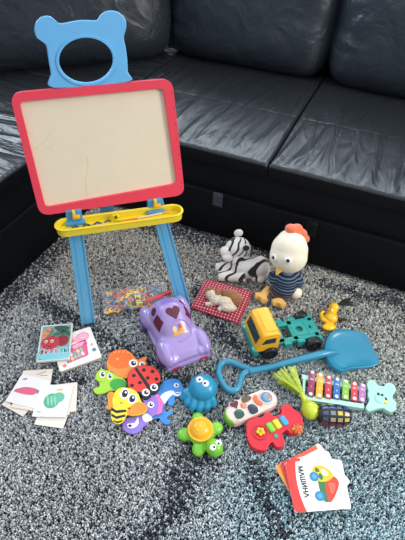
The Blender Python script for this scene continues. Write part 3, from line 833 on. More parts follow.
# raised windscreen ring
g = G()
for k in range(25):
    pass
ringp = []
for k in range(33):
    t = 2*pi*k/32*.62-1.95+pi/2; x, y = .052+.030*cos(t), .0+.046*sin(t)
    h = bv.ray_cast(Vector((x, y, .4)), Vector((0, 0, -1)))
    if h[0]: ringp.append(h[0]+Vector((0, 0, .0005)))
g.tube(ringp, .0025, LAV, n=6); g.build('windscreen_rim', car)
g = G()
for yy, cl in ((-.015, '#f0c890'), (.010, '#e8a030')):
    drape(g, circ(0, 0, .008, .008), (0, 0, -1), (.044, yy, .4), X_, Y2, plastic(cl), .003)
drape(g, [(-.003, -.024), (.005, -.024), (.005, .020), (-.003, .020)], (0, 0, -1), (.054, 0, .4), X_, Y2, plastic('#e0a040'), .0015)
drape(g, circ(0, 0, .005), (0, 0, -1), (.042, .008, .4), X_, Y2, plastic('#d8402c'), .006)
g.build('emblem', car)['label'] = 'small orange and cream driver figures on the windscreen'
for sy in (1, -1):
    g = G(); drape(g, rounded([(-.016, -.005), (.016, -.005), (.016, .005), (-.016, .005)], .003), (-1, 0, 0), (.4, sy*.054, .036), Y2, Z_, plastic('#b82c58'), .0016); g.build('bumper_light', car)['label'] = 'crimson bumper light'
    g = G(); drape(g, circ(0, 0, .011), (-1, 0, -.3), (.4, sy*.052, .066+.085), Y2, Z_, mat('#b8a0dc', .2, coat=.6), .001); g.build('headlight', car)
for x in (-.082, .078):
    for sy in (1, -1):
        g = G(); g.cyl((x, sy*.070, .030), (x, sy*.100, .030), .0300, mat('#4a3478', .5), bev=.004)
        w_o = g.build('wheel', car)
        g = G(); g.cyl((x, sy*.0995, .030), (x, sy*.1012, .030), .014, LAV, bev=.001); g.build('hubcap', w_o)

# ================================================================== TOY TRUCK
TEAL = plastic('#1a8f86', .38); TY = plastic('#f6b21e', .3); BLK = mat('#141517', .45, coat=.1)
w1 = at(271, 357); w2 = at(312, 349)      # front and rear wheel, near side
ta = math.atan2(w2.y-w1.y, w2.x-w1.x)     # from cab to tail
rd = Vector((cos(ta), sin(ta), 0)); sd = Vector((-sin(ta), cos(ta), 0))
tl_ = (w2-w1).length; tc_ = (w1+w2)/2+sd*.066
truck = thing('toy_truck', 'toy truck with yellow cab and empty teal chassis on black wheels', 'toy truck', (tc_.x, tc_.y, 0), ta+pi)
# local +x = towards cab front
hx = tl_/2
g = G()
z0, z1 = .034, .050
g.box((-.012, .038, .042), (.205, .020, .018), TEAL, .002); g.box((-.012, -.038, .042), (.205, .020, .018), TEAL, .002)
for x, wd in ((-.108, .022), (-.020, .020), (.040, .03)): g.box((x, 0, .042), (wd, .092, .018), TEAL, .002)
for y in (.052, -.052):
    for x in (-.035, .018): g.box((x, y, .040), (.030, .016, .026), TEAL, .002)
g.box((-.105, .052, .042), (.03, .016, .02), TEAL, .002); g.box((-.105, -.052, .042), (.03, .016, .02), TEAL, .002)
# centre plate with two round holes
def holeplate(g, x0, x1, y0, y1, cx, cy, r, z0, z1, mt):
    n = 32; inn = circ(cx, cy, r, n=n); out = []
    for px_, py_ in inn:
        dx, dy = px_-cx, py_-cy; k = min(((x1-cx) if dx > 0 else (x0-cx))/dx if abs(dx) > 1e-9 else 1e9, ((y1-cy) if dy > 0 else (y0-cy))/dy if abs(dy) > 1e-9 else 1e9)
        out.append((cx+dx*k, cy+dy*k))
    g.ring(out, inn, z0, z1, mt)
holeplate(g, -.075, -.022, -.030, .030, -.048, 0, .014, .040, .052, TEAL)
holeplate(g, -.118, -.076, -.030, .030, -.096, 0, .009, .040, .052, TEAL)
g.cyl((-.048, 0, .032), (-.048, 0, .042), .013, plastic('#0f6e68'))
ch_ = g.build('chassis', truck); ch_['label'] = 'teal chassis'
g = G(); cx0 = .062; cx1 = .150
# cab profile in x-z, extruded along y
prof = [(cx0, .046), (cx0, .128), (cx0+.012, .138), (cx1-.030, .138), (cx1-.016, .128), (cx1+.002, .072), (cx1+.002, .046)]
Mx = Matrix(((1, 0, 0, 0), (0, 0, -1, .0), (0, 1, 0, 0), (0, 0, 0, 1)))
g.prism(rounded(prof, .008, 3), -.066, .066, TY, Mx)
cab = g.build('cab', truck, bevel=.004, angle=35); cab['label'] = 'bright yellow cab'
g = G(); g.prism(rounded([(cx0+.012, .1365), (cx0+.012, .1405), (cx1-.036, .1405), (cx1-.036, .1365)], .001), -.050, .050, TY, Mx); g.build('roof_panel', cab, bevel=.002)
for s in (-1, 1):
    g = G(); DK = mat('#23302c', .25, coat=.3)
    pts = rounded([(cx0+.018, .088), (cx0+.018, .118), (cx1-.030, .118), (cx1-.014, .088)], .005)
    g.prism(pts, s*.0655, s*.0668, DK, Mx); g.build('side_window', cab)
    g = G(); pr = rounded([(cx0+.012, .082), (cx0+.012, .124), (cx1-.027, .124), (cx1-.006, .082)], .006)
    g.ring(rounded([(cx0+.012, .082), (cx0+.012, .124), (cx1-.027, .124), (cx1-.006, .082)], .006), pts, s*.0655, s*.0680, TY, Mx); g.build('window_frame', cab)
# windscreen on the sloping front
fa = math.atan2(.056, -.018)
Mf = Matrix.Translation((cx1-.007, 0, .100)) @ Matrix.Rotation(pi/2-0.311, 4, 'Y') @ Matrix.Rotation(pi/2, 4, 'Z')
g = G(); g.box((0, 0, 0), (.104, .040, .003), mat('#1d3a36', .2, coat=.4), .001, T=Mf); g.build('windscreen', cab)
g = G(); g.box((cx1-.002, 0, .040), (.020, .138, .036), TEAL, .005); g.box((cx1+.008, 0, .054), (.006, .090, .014), plastic('#127a72'), .002)
for s in (-1, 1): g.box((cx1+.006, s*.052, .052), (.008, .018, .014), plastic('#56c8b8'), .002)
g.build('bumper', truck)['label'] = 'teal bumper and grille'
g = G(); g.box(((cx0+cx1)/2, 0, .044), (cx1-cx0-.01, .10, .016), TEAL, .002); g.build('cab_floor', truck)
for x in (hx+.010, -hx):
    for s in (-1, 1):
        g = G(); r_ = .031; M = TR((x, s*.064, r_)) @ Matrix.Rotation(pi/2, 4, 'X')
        g.lathe([(.012, -.014), (.024, -.014), (r_-.002, -.012), (r_, -.008), (r_, .008), (r_-.002, .012), (.024, .014), (.018, .010), (.0, .010)] if s < 0 else [(.0, -.010), (.018, -.010), (.024, -.014), (r_-.002, -.012), (r_, -.008), (r_, .008), (r_-.002, .012), (.024, .014), (.012, .014)], BLK, 32, M)
        for k in range(16):
            t = 2*pi*k/16; g.box((x+(r_-.0003)*cos(t), s*.064, r_+(r_-.0003)*sin(t)), (.003, .022, .003), BLK, .0005, 1)
        wo = g.build('wheel', truck); 
        g = G(); g.cyl((x, s*.073, r_), (x, s*.0765, r_), .010, mat('#24262a', .3, coat=.3)); g.build('hub', wo)
    g = G(); g.cyl((x, -.054, .031), (x, .054, .031), .004, BLK); g.build('axle', truck)

# ================================================================== SHOVEL
SB = plastic('#2b84a0', .36)
def wz(px, py, z): return at(px, py, z)
org = at(300, 368)
shov = thing('toy_shovel', 'big blue plastic toy shovel with triangular grip and wide blade', 'toy shovel', (org.x, org.y, 0), 0)
SLm = LM(shov)
g = G()
q = lambda pts, z: [tuple(at(px, py, z).to_2d()) for px, py in pts]
# blade
bo = [(323, 352), (326, 340), (333, 333), (345, 331), (362, 333), (368, 338), (374, 350), (379, 360), (377, 365), (366, 368), (350, 370), (341, 373), (331, 368), (326, 360)]
O = [Vector(p) for p in q(smooth(bo, 4), .012)]; cen = sum(O, Vector((0, 0)))/len(O)
vs = []; fs = []; n = len(O); prof = [(1.0, .016), (.985, .028), (.96, .030), (.93, .024), (.86, .014), (.7, .010), (.4, .009), (.0, .0095)]
tip = Vector(at(379, 362).to_2d())
tipdir = (tip-cen).normalized()
for r_, z in prof:
    for p in O:
        v = cen+(p-cen)*r_; s = max(0, min(1, ((v-cen).dot(tipdir)+.07)/.16))     # rim drops to nothing at the cutting edge
        zz = z if r_ < .9 else (.012+(z-.012)*(1-s*.85))
        vs.append((v.x, v.y, zz))
for k in range(len(prof)-1):
    for i in range(n): fs.append((k*n+i, k*n+(i+1) % n, (k+1)*n+(i+1) % n, (k+1)*n+i))
o = len(vs)
for r_, z in ((1.0, .008), (.5, .002), (0, .002)):
    for p in O: v = cen+(p-cen)*r_; vs.append((v.x, v.y, z))
for i in range(n): fs.append((i, (i+1) % n, o+(i+1) % n, o+i))
for k in range(2):
    for i in range(n): fs.append((o+k*n+i, o+k*n+(i+1) % n, o+(k+1)*n+(i+1) % n, o+(k+1)*n+i))
g.add(vs, fs, SB); g.build('blade', shov, L=SLm, angle=60)
g = G()
g.tube([at(249, 371.5, .016), at(275, 366, .017), at(300, 359.5, .020), at(318, 355, .024), at(327, 353, .022), at(337, 352, .012)], [.0135, .013, .013, .0155, .015, .006], SB, 14)
g.build('shaft', shov, L=SLm)
g = G()
dl = [(251, 370), (243, 374), (239, 386), (233, 391), (226, 388), (220, 378), (219, 368), (223, 362.5), (231, 362), (241, 366), (247, 368)]
P = smooth([tuple(at(px, py, .015).to_2d()) for px, py in dl], 4)
g.tube([(x, y, .0145) for x, y in P], .0115, SB, 12, closed=True); g.build('grip', shov, L=SLm)

# ================================================================== XYLOPHONE
MINT = plastic('#b4dcc8', .45)
A, B = at(303, 386, .02), at(370, 401, .02)
xa = math.atan2(B.y-A.y, B.x-A.x); xc = (A+B)/2; xl = (B-A).length
# frame from the four corners seen in the photograph
c0, c1, c2, c3 = at(304, 397.5, .008), at(363, 408, .008), at(367, 385, .02), at(304.5, 370.5, .02)
xylo = thing('toy_xylophone', 'mint green xylophone with seven coloured bars and a bear head', 'xylophone', (xc.x, xc.y, 0), xa)
XL = LM(xylo)
def xq(px, py, z=.03): v = XL @ at(px, py, z); return v
g = G()
L0, L1, R0, R1 = xq(303, 395), xq(303.5, 375), xq(365, 404.5), xq(366, 388)
def lp(a, b, t): return (a.x+(b.x-a.x)*t, a.y+(b.y-a.y)*t)
for a, b in ((L0, R0), (L1, R1)):
    g.prism(stroke((a.x-.004, a.y), (b.x, b.y), .010, .009), 0, .020, MINT)
g.prism([lp(L0, L1, -.08), lp(L0, L1, 1.08), (L1.x+.010, L1.y+.006), (L0.x+.010, L0.y-.004)], 0, .018, MINT)
g.prism([lp(R0, R1, -.1), lp(R0, R1, 1.1), (R1.x-.010, R1.y+.004), (R0.x-.010, R0.y-.004)], 0, .018, MINT)
g.build('frame', xylo, bevel=.002)
bars = ['#8e2c4c', '#f0a81e', '#c02c3a', '#2468a8', '#86b83a', '#cf3440', '#b070a8']
tops = [(312.5, 371), (320.5, 373.5), (329, 376), (337.5, 378), (346, 380), (354.5, 382.5), (363, 384)]
bots = [(310.5, 395.5), (319, 397), (328, 397.5), (336.5, 398), (345.5, 398.5), (354.5, 400), (362, 401)]
for k in range(7):
    a = xq(*bots[k], .026); b = xq(*tops[k], .026); d = (b-a).normalized(); a -= d*.002; b += d*.002
    g = G(); w = .0112
    g.prism(rounded([tuple(v) for v in stroke((a.x, a.y), (b.x, b.y), w)], .003, 3), .0215, .0255, mat(bars[k], .3, coat=.3), bev=.0008)
    bar = g.build('bar', xylo); bar['label'] = ('maroon', 'orange', 'red', 'blue', 'green', 'scarlet', 'mauve')[k]+' xylophone bar'
    ln = (b-a).length; ang_ = math.atan2(d.y, d.x)
    for e in (a+d*.008, b-d*.008):
        g = G(); g.cyl((e.x, e.y, .018), (e.x, e.y, .0285), .0062, plastic('#f2f0ea', .4), bev=.0015, n=14); g.build('peg', bar)
    g = G(); m_ = a+(b-a)*.66; n_ = a+(b-a)*.36; TM = Matrix.Rotation(ang_-pi/2, 4, 'Z')
    g.text(('До', 'Ре', 'Ми', 'Фа', 'Соль', 'Ля', 'Си')[k], .009 if k != 4 else .006, paper('#f4ece4'), TR((m_.x, m_.y, .0258)) @ TM, .0001); g.build('note_mark', bar); g = G()
    g.text(str(k+1), .009, paper('#f4ece4'), TR((n_.x, n_.y, .0258)) @ TM, .0001); g.build('number_mark', bar)
hb = [(368, 389), (367, 384), (370, 380), (375, 381), (378, 385), (384, 386), (387, 383), (393, 384), (396, 389), (394, 394), (392, 398), (396, 402), (396, 409), (391, 412), (386, 410), (383, 408), (376, 409), (373, 410), (368, 411), (366, 407), (368, 403), (370, 397)]
MINT2 = plastic('#a8dfc8', .42)
hpts = smooth([tuple(xq(px, py, .02).to_2d()) for px, py in hb], 3)
g = G(); g.prism(hpts, .003, .021, MINT2); v = xq(380.5, 397, .02); g.prism(circ(v.x, v.y, .043, .038, 28), .003, .0215, MINT2); hd2 = g.build('bear_head', xylo, remesh=.0015, relax=5); hd2['label'] = 'mint green bear head'
g = G(); v = xq(380.5, 398); g.ell((v.x, v.y, .020), (.020, .017, .008), MINT2); g.build('muzzle', hd2)
ek = mat('#16181a', .3)
for px, py, rx, ry in ((378.5, 394, .004, .006), (386, 399, .004, .006)):
    g = G(); v = xq(px, py, .023); g.ell((v.x, v.y, .0225), (rx*1.1, ry*1.1, .002), ek, u=12, v=8); g.build('eye', hd2)
g = G(); v = xq(382.5, 394.5, .03); g.ell((v.x, v.y, .0275), (.005, .004, .003), ek, u=12, v=8); g.build('nose', hd2)
g = G(); v = xq(386, 402, .024); g.prism(circ(v.x, v.y, .007, .006), .0195, .0255, plastic('#e0d84a')); g.build('cheek', hd2)['label'] = 'yellow patch'
# ================================================================== RED GUITAR TOY
GR = plastic('#da1a2e', .25)
go = at(275, 428); guitar = thing('toy_guitar', 'red guitar shaped musical toy with green, yellow and blue keys', 'musical toy', (go.x, go.y, 0), 0)
GL = LM(guitar)
def tr2(pts, z, ox=220, oy=360, sc=4.263): return [tuple(at(ox+x/sc, oy+y/sc, z).to_2d()) for x, y in pts]
gout = [(112, 290), (118, 262), (150, 248), (180, 246), (196, 226), (214, 228), (228, 244), (252, 236), (262, 222), (256, 204), (276, 192), (300, 196), (312, 212), (336, 226), (350, 248), (350, 290), (332, 312), (300, 316), (284, 302), (262, 318), (272, 340), (274, 364), (252, 376), (232, 368), (222, 352), (206, 368), (196, 386), (165, 388), (132, 370), (114, 330)]
g = G(); g.prism([tuple(p) for p in tr2(smooth(gout, 4), .020)], .002, .027, GR); g.build('body', guitar, L=GL, remesh=.0018, relax=7)
def spt(px, py, z, ox=220, oy=360, sc=4.263): return at(ox+px/sc, oy+py/sc, z)
ga = math.atan2((spt(272, 262, .03)-spt(218, 290, .03)).y, (spt(272, 262, .03)-spt(218, 290, .03)).x)
g = G(); v = spt(245, 275, .027); g.box((v.x, v.y, .026), (.074, .034, .006), GR, .003, R3=rotz(ga)); g.build('key_bed', guitar, L=GL)
for px, py, cl, nm in ((216, 286, '#8cc63a', 'green'), (243, 272, '#f2cf30', 'yellow'), (272, 258, '#3fa2d4', 'blue')):
    v = spt(px, py, .032); g = G(); g.box((v.x, v.y, .030), (.022, .034, .014), plastic(cl), .006, 3, R3=rotz(ga)); g.build('key', guitar, L=GL)['label'] = nm+' key'
v = spt(172, 306, .03)
g = G(); g.ring(circ(v.x, v.y, .026), circ(v.x, v.y, .021), .024, .030, plastic('#c81c30')); g.prism(circ(v.x, v.y, .021), .024, .0265, plastic('#8a1626')); g.build('window_rim', guitar, L=GL)
g = G()
for k in range(5): t = k*2*pi/5; g.ell((v.x+.009*cos(t), v.y+.009*sin(t), .032), (.006, .006, .006), plastic('#f0d034'), u=10, v=8)
g.ell((v.x, v.y, .034), (.006, .006, .006), plastic('#e08a2a'), u=10, v=8); g.build('rattle_wheel', guitar, L=GL)['label'] = 'yellow flower rattle wheel'
v = spt(238, 326, .027); g = G(); g.cyl((v.x, v.y, .024), (v.x, v.y, .031), .007, plastic('#2f9a8a'), bev=.0015); g.build('button', guitar, L=GL)['label'] = 'teal button'
v = spt(328, 298, .024); g = G()
for k in range(7): t = k*2*pi/7; g.ell((v.x+.013*cos(t), v.y+.013*sin(t), .028), (.006, .006, .008), plastic(('#e87a2c', '#e0a02c', '#d8502c')[k % 3]), u=10, v=8)
g.cyl((v.x, v.y, .022), (v.x, v.y, .035), .011, plastic('#c8541e'), bev=.002); g.build('gear', guitar, L=GL)['label'] = 'orange gear wheel'
# ================================================================== REMOTE
RP = plastic('#ecc8bc', .35)
ro_ = at(252, 408); remote = thing('toy_remote', 'pale pink rounded remote toy with animal buttons and green end', 'toy remote', (ro_.x, ro_.y, 0), 0)
RL = LM(remote)
e0, e1 = spt(58, 232, .022), spt(205, 165, .022); ra = math.atan2((e1-e0).y, (e1-e0).x); rmid = (e0+e1)/2; rl = (e1-e0).length
Mr = RL @ TR((rmid.x, rmid.y, 0)) @ Matrix.Rotation(ra, 4, 'Z')
g = G(); so_ = [(x, y) for x, y in stad(-rl/2-.031, rl/2+.031, 0, .0355, 12)]
g.prism(so_, .002, .032, RP, Mr, bev=.013, seg=5); g.build('body', remote, angle=60)
g = G(); gs = [(x*1.012, y*1.012) for x, y in so_ if x < -rl/2-.010]; g.prism(gs, .001, .0305, plastic('#7cc03a'), Mr, bev=.011, seg=4); g.build('end_cap', remote, angle=60)['label'] = 'green end cap'
def rloc(px, py, z=.033): return (Mr.inverted() @ RL @ spt(px, py, z))
rb = [('button', 62, 190, heart(0, 0, .015), '#6a1226', 'dark maroon button'), ('button', 82, 230, smooth([(-.014, -.010), (.0, -.015), (.014, -.008), (.012, .010), (0, .014), (-.012, .010)]), '#2c4a38', 'dark green button'),
      ('button', 112, 166, smooth([(-.016, -.006), (0, -.010), (.016, -.004), (.012, .008), (0, .006), (-.012, .010)]), '#6a4a30', 'brown button'),
      ('button', 138, 208, smooth([(-.012, -.014), (.010, -.016), (.015, 0), (.008, .014), (-.010, .012)]), '#26303e', 'navy button')]
for nm, px, py, pts, cl, lb in rb:
    v = rloc(px, py); g = G(); M = Mr @ TR((v.x, v.y, 0)); g.prism(pts, .031, .0335, plastic('#d8dcd0'), M @ Matrix.Diagonal((1.3, 1.3, 1, 1))); g.prism(pts, .031, .0352, plastic(cl), M @ Matrix.Diagonal((1.12, 1.12, 1, 1)), bev=.001); g.build(nm, remote)['label'] = lb
v = rloc(101, 194); g = G(); g.ell((v.x, v.y, .033), (.011, .011, .005), plastic('#e08a6a'), T=Mr); g.build('button', remote)['label'] = 'round salmon button'
v = rloc(160, 172); g = G(); cr = [(.020*cos(t), .024*sin(t)) for t in [R(110)+R(150)*k/10 for k in range(11)]]+[(.006+.012*cos(t), .016*sin(t)) for t in [R(250)-R(130)*k/10 for k in range(11)]]
g.prism(cr, .031, .037, plastic('#ea6a2c'), Mr @ TR((v.x+.008, v.y, 0)), bev=.001); g.build('slider', remote)['label'] = 'orange crescent slider'
v = rloc(198, 160); g = G(); g.cyl((v.x, v.y, .030), (v.x, v.y, .035), .026, plastic('#c8ccd0'), T=Mr, bev=.002, n=28); db = g.build('dial', remote); db['label'] = 'grey blue round dial'
g = G(); g.ell((v.x, v.y, .034), (.020, .020, .011), plastic('#7fa0b4', .2), T=Mr); g.ell((v.x+.006, v.y-.004, .042), (.008, .009, .004), plastic('#c87a5c'), T=Mr); g.build('ball', db)
# ================================================================== SQUEEZE TOY (lime bulb with tinsel skirt)
LIME = mat('#d4e030', .22, coat=.5, trans=.12); LM2 = mat('#c8d83c', .2, alpha=.36, coat=.4)
u0 = at(311, 412); bulb = thing('tassel_bulb', 'lime yellow squeeze bulb with see-through green tassel', 'bulb toy', (u0.x, u0.y, 0), 0)
BLm = LM(bulb)
p0 = at(310.5, 410.5, .031); p1 = at(299, 390, .031); dirv = (p1-p0).normalized(); ang = math.atan2(dirv.y, dirv.x)
Mb = BLm @ TR(p0) @ Matrix.Rotation(ang, 4, 'Z') @ Matrix.Rotation(pi/2, 4, 'Y')
g = G(); g.lathe([(0, -.030), (.014, -.028), (.024, -.019), (.030, -.004), (.028, .011), (.020, .024), (.012, .034), (.008, .046), (.0085, .056), (.011, .060), (.0105, .064), (0, .064)], LIME, 32, Mb); g.build('bulb', bulb)
rr = random.Random(3)
strips = G(); s_list = []
for k in range(60):
    sp_ = rr.uniform(-.32, .66); ln = rr.uniform(.07, .125)
    a = ang+sp_*.85; st = p0+dirv*.058; pts = []
    hz = rr.uniform(.006, .045)
    for i in range(9):
        t = i/8; x = st+Vector((cos(a), sin(a), 0))*ln*t; x.z = st.z*(1-t)+hz*t+.010*sin(t*3.1+k)*(1 if hz > .02 else .3); x.z = max(.006, x.z); pts.append(BLm @ x)
    g = G(); vs = []; wd = Vector((-sin(a), cos(a), 0))*rr.uniform(.002, .0048)
    for p in pts: vs += [p+wd, p-wd, p-wd+Vector((0, 0, .0004)), p+wd+Vector((0, 0, .0004))]
    fs = [(0, 1, 2, 3), (35, 34, 33, 32)]
    for i in range(8):
        for j in range(4): fs.append((i*4+j, i*4+(j+1) % 4, i*4+4+(j+1) % 4, i*4+4+j))
    g.add(vs, fs, LM2); g.build('tassel_strip', bulb)
# ================================================================== GRID BARREL
A, B = at(317, 415, .03), at(350, 417, .03)
gc = (A+B)/2; ga_ = math.atan2((B-A).y, (B-A).x)
bar_ = thing('grid_barrel', 'small black-gridded puzzle barrel with coloured panels lying beside the lime bulb', 'puzzle toy', (gc.x, gc.y, 0), ga_)
Mg = TR((0, 0, .036)) @ Matrix.Rotation(pi/2, 4, 'Y')
bl2 = .104; nS = 10; nR = 4
profz = [(-bl2/2+bl2*k/24) for k in range(25)]
def br(z): return .034*(1-(abs(z)/(bl2/2))**3.0*.34)
g = G(); g.lathe([(0, -bl2/2)]+[(br(z), z) for z in profz]+[(0, bl2/2)], mat('#14161c', .35, coat=.3), 40, Mg); g.build('core', bar_)
pal = ['#2f5fa8', '#e8c83a', '#8a9298', '#7a2436', '#2f5fa8', '#d8c060', '#4a6a94', '#8c2c34', '#c8ccd0', '#36507c']
rr = random.Random(5)
for k in range(nR):
    za, zb = -bl2/2+.006+(bl2-.012)*k/nR+.0036, -bl2/2+.006+(bl2-.012)*(k+1)/nR-.0036
    for j in range(nS):
        ta0, ta1 = 2*pi*j/nS+.13, 2*pi*(j+1)/nS-.13; vs = []; fs = []
        for i in range(5):
            z = za+(zb-za)*i/4
            for m_i in range(5):
                t = ta0+(ta1-ta0)*m_i/4; r_ = br(z)+.0014; vs.append((r_*cos(t), r_*sin(t), z))
        for i in range(4):
            for m_i in range(4): fs.append((i*5+m_i, i*5+m_i+1, (i+1)*5+m_i+1, (i+1)*5+m_i))
        o = len(vs); vs2 = [(x*.94, y*.94, z) for x, y, z in vs]; vs += vs2
        edge = [0, 1, 2, 3, 4, 9, 14, 19, 24, 23, 22, 21, 20, 15, 10, 5]
        for i in range(16): fs.append((edge[i], edge[(i+1) % 16], o+edge[(i+1) % 16], o+edge[i]))
        # panels low on the side facing the camera are dark red, upper ones blue/yellow/grey
        up_ = -cos((ta0+ta1)/2)
        cl = rr.choice(['#2a4a8c', '#d0b83c', '#7c848c', '#b09870', '#2f5080', '#46566c']) if up_ > .25 else rr.choice(['#7a2030', '#8c2c34', '#a03038'])
        g = G(); g.add(vs, fs, plastic(cl), Mg); g.build('panel', bar_)
# ================================================================== OCTOPUS
def blob_body(name, parent, parts, mt, vox=.0025, relax=5, L=None):
    g = G()
    for p in parts:
        if p[0] == 'e': g.ell(p[1], p[2], mt, R3=p[3] if len(p) > 3 else None)
        else: g.tube(p[1], p[2], mt, 12)
    return g.build(name, parent, remesh=vox, relax=relax, L=L)
OB = plastic('#1a8ab0', .38)
oc = at(200, 398); up_a = math.atan2((at(198, 384)-at(200, 405)).y, (at(198, 384)-at(200, 405)).x)
octo = thing('toy_octopus', 'blue rubber bath octopus with white eyes behind the green turtle', 'bath toy', (oc.x, oc.y, 0), up_a-.38)
# local +x = head direction (away), tentacles towards -x (camera)
parts = [('e', (.016, -.004, .042), (.048, .050, .041))]
for k, (yy, ln) in enumerate(((.054, .012), (.034, .030), (.012, .040), (-.012, .038), (-.035, .026), (-.052, .004))):
    parts.append(('t', [(.006, yy*.55, .034), (-.010-ln*.3, yy*.9, .030), (-.016-ln*.75, yy*1.0, .017), (-.012-ln, yy*.98, .012)], [.015, .014, .013, .0115]))
    parts.append(('e', (-.012-ln, yy*.98, .0115), (.011, .0105, .0105)))
blob_body('body', octo, parts, OB, .0022, 3)
g = G(); g.ell((.020, .010, .0800), (.012, .013, .006), plastic('#f4f2ee'), R3=roty(-.15)); e1_ = g.build('eye', octo)
g = G(); g.ell((.012, -.013, .0800), (.012, .012, .006), plastic('#f4f2ee'), R3=roty(-.15)); e2_ = g.build('eye', octo)
g = G(); g.ell((.018, .009, .0857), (.0045, .0045, .002), ek, u=10, v=8); g.build('pupil', e1_)
g = G(); g.ell((.010, -.012, .0857), (.0045, .0045, .002), ek, u=10, v=8); g.build('pupil', e2_)
for yy in (.012, -.014):
    g = G(); g.ell((-.030, yy, .0325), (.0028, .0028, .002), mat('#0c3c5c', .5), u=8, v=6); g.build('dimple', octo)
# ================================================================== TURTLE
TG = plastic('#78bf2e', .38)
tc2 = at(201, 436); th_ = at(215, 450, .02); ta_ = math.atan2((th_-tc2).y, (th_-tc2).x)
turt = thing('toy_turtle', 'green bath turtle with an orange-yellow cup for a shell', 'bath toy', (tc2.x, tc2.y, 0), ta_)
parts = [('e', (0, 0, .022), (.045, .043, .018)), ('t', [(.030, 0, .022), (.052, 0, .026)], [.016, .018]), ('e', (.066, 0, .030), (.029, .027, .027))]
for ax, ay, dx, dy in ((.012, .036, .25, 1.0), (.028, -.026, .65, -1.0), (-.032, .016, -1, .45), (-.022, -.034, -.7, -.9)):
    a_ = math.atan2(dy, dx); parts.append(('e', (ax+cos(a_)*.010, ay+sin(a_)*.010, .018), (.028, .022, .016), rotz(a_)))
blob_body('body', turt, parts, TG, .0022, 3)
for yy in (.0115, -.0115):
    g = G(); g.ell((.070, yy, .0545), (.010, .0105, .0055), plastic('#f4f4ee')); ey = g.build('eye', turt)
    g = G(); g.ell((.073, yy*.8, .0592), (.0042, .0038, .002), ek, u=10, v=8); g.build('pupil', ey)
YS = mat('#f8b41c', .35, coat=.3, trans=.0)
g = G(); g.lathe([(0, .066), (.012, .065), (.022, .061), (.030, .053), (.034, .045), (.0355, .043), (.041, .043), (.042, .040), (.041, .037), (.034, .036), (.030, .030), (.0, .030)], YS, 40, TR((-.004, 0, 0))); sh = g.build('shell_cup', turt); sh['label'] = 'orange-yellow cup shell'
g = G()
for k in range(3): g.tube([(r_*cos(t)-.004, r_*sin(t), z) for r_, z in ((.010+.009*k, .0655-.0025*k**2),) for t in [2*pi*i/28 for i in range(28)]],   .0008, YS, 6, closed=True)
g.build('ridge', sh)

# ================================================================== YELLOW BIRD TOY
YB = plastic('#f4b818', .3)
bo_ = at(327, 322); bird = thing('toy_bird', 'small yellow toy bird with long black head feathers beside the truck', 'toy bird', (bo_.x, bo_.y, 0), 0)
BI = LM(bird)
def bl_(px, py, z): return BI @ at(px, py, z)
g = G()
b0 = bl_(331, 318, .022); b1 = bl_(334, 307, .030); b2_ = bl_(329, 327, .013); b3 = bl_(323, 313, .022)
g.ell(b0, (.027, .026, .023), YB); g.ell(b1, (.021, .021, .019), YB); g.ell(b2_, (.028, .018, .012), YB, R3=rotz(.5))
g.tube([b0, (b0+b1)/2, b1], [.018, .017, .015], YB, 12)
g.tube([bl_(329, 322, .018), bl_(323, 320, .018), bl_(321, 314, .018), bl_(324, 311, .026)], [.010, .010, .009, .008], YB, 10)
bb = g.build('body', bird, remesh=.0018, relax=3)
g = G(); g.ell(bl_(330, 309.5, .033), (.013, .007, .006), plastic('#ee8c1c'), R3=rotz(.3)); g.build('beak', bird)['label'] = 'orange beak'
g = G(); g.ell(bl_(332, 310, .041), (.005, .005, .004), plastic('#f4f0e8'), u=10, v=8); g.build('eye', bird)
BKF = mat('#08080a', .5)
root_ = at(336.5, 305, .042)
for k, (px, py) in enumerate(((352, 298.5), (355, 303), (356, 306), (350, 301))):
    e = at(px, py, .045); P3 = [BI @ root_, BI @ (root_.lerp(e, .45)+Vector((0, 0, .006))), BI @ (root_.lerp(e, .8)+Vector((0, 0, .003))), BI @ e]
    g = G(); g.tube(P3, [.003, .0075, .007, .0012], BKF, 8, flat=.5); g.build('feather', bird)
g = G(); g.tube([bl_(337, 319.5, .018), bl_(343, 319.5, .018), bl_(347.5, 319.5, .016)], [.004, .006, .004], BKF, 8); g.build('tail', bird)

# ================================================================== CUSHION + SLEEPING PUPPY
def gingham():
    mt, n, b = nt('gingham'); L = n.links
    tc = n.nodes.new('ShaderNodeTexCoord'); sx = n.nodes.new('ShaderNodeSeparateXYZ'); L.new(tc.outputs['Object'], sx.inputs[0])
    def band_(o, f):
        m1 = n.nodes.new('ShaderNodeMath'); m1.operation = 'MULTIPLY'; m1.inputs[1].default_value = f; L.new(o, m1.inputs[0])
        m2 = n.nodes.new('ShaderNodeMath'); m2.operation = 'FRACT'; L.new(m1.outputs[0], m2.inputs[0])
        m3 = n.nodes.new('ShaderNodeMath'); m3.operation = 'GREATER_THAN'; m3.inputs[1].default_value = .34; L.new(m2.outputs[0], m3.inputs[0]); return m3
    a = band_(sx.outputs[0], 78); c = band_(sx.outputs[1], 78)
    ad = n.nodes.new('ShaderNodeMath'); ad.operation = 'ADD'; L.new(a.outputs[0], ad.inputs[0]); L.new(c.outputs[0], ad.inputs[1])
    m = n.nodes.new('ShaderNodeMath'); m.operation = 'MULTIPLY'; m.inputs[1].default_value = .5; L.new(ad.outputs[0], m.inputs[0])
    cr = n.nodes.new('ShaderNodeValToRGB'); cr.color_ramp.elements[0].color = lin('#dcc0b8'); cr.color_ramp.elements[1].color = lin('#961c30')
    e = cr.color_ramp.elements.new(.5); e.color = lin('#b84456'); L.new(m.outputs[0], cr.inputs[0]); L.new(cr.outputs[0], b.inputs['Base Color'])
    b.inputs['Roughness'].default_value = .9; return mt
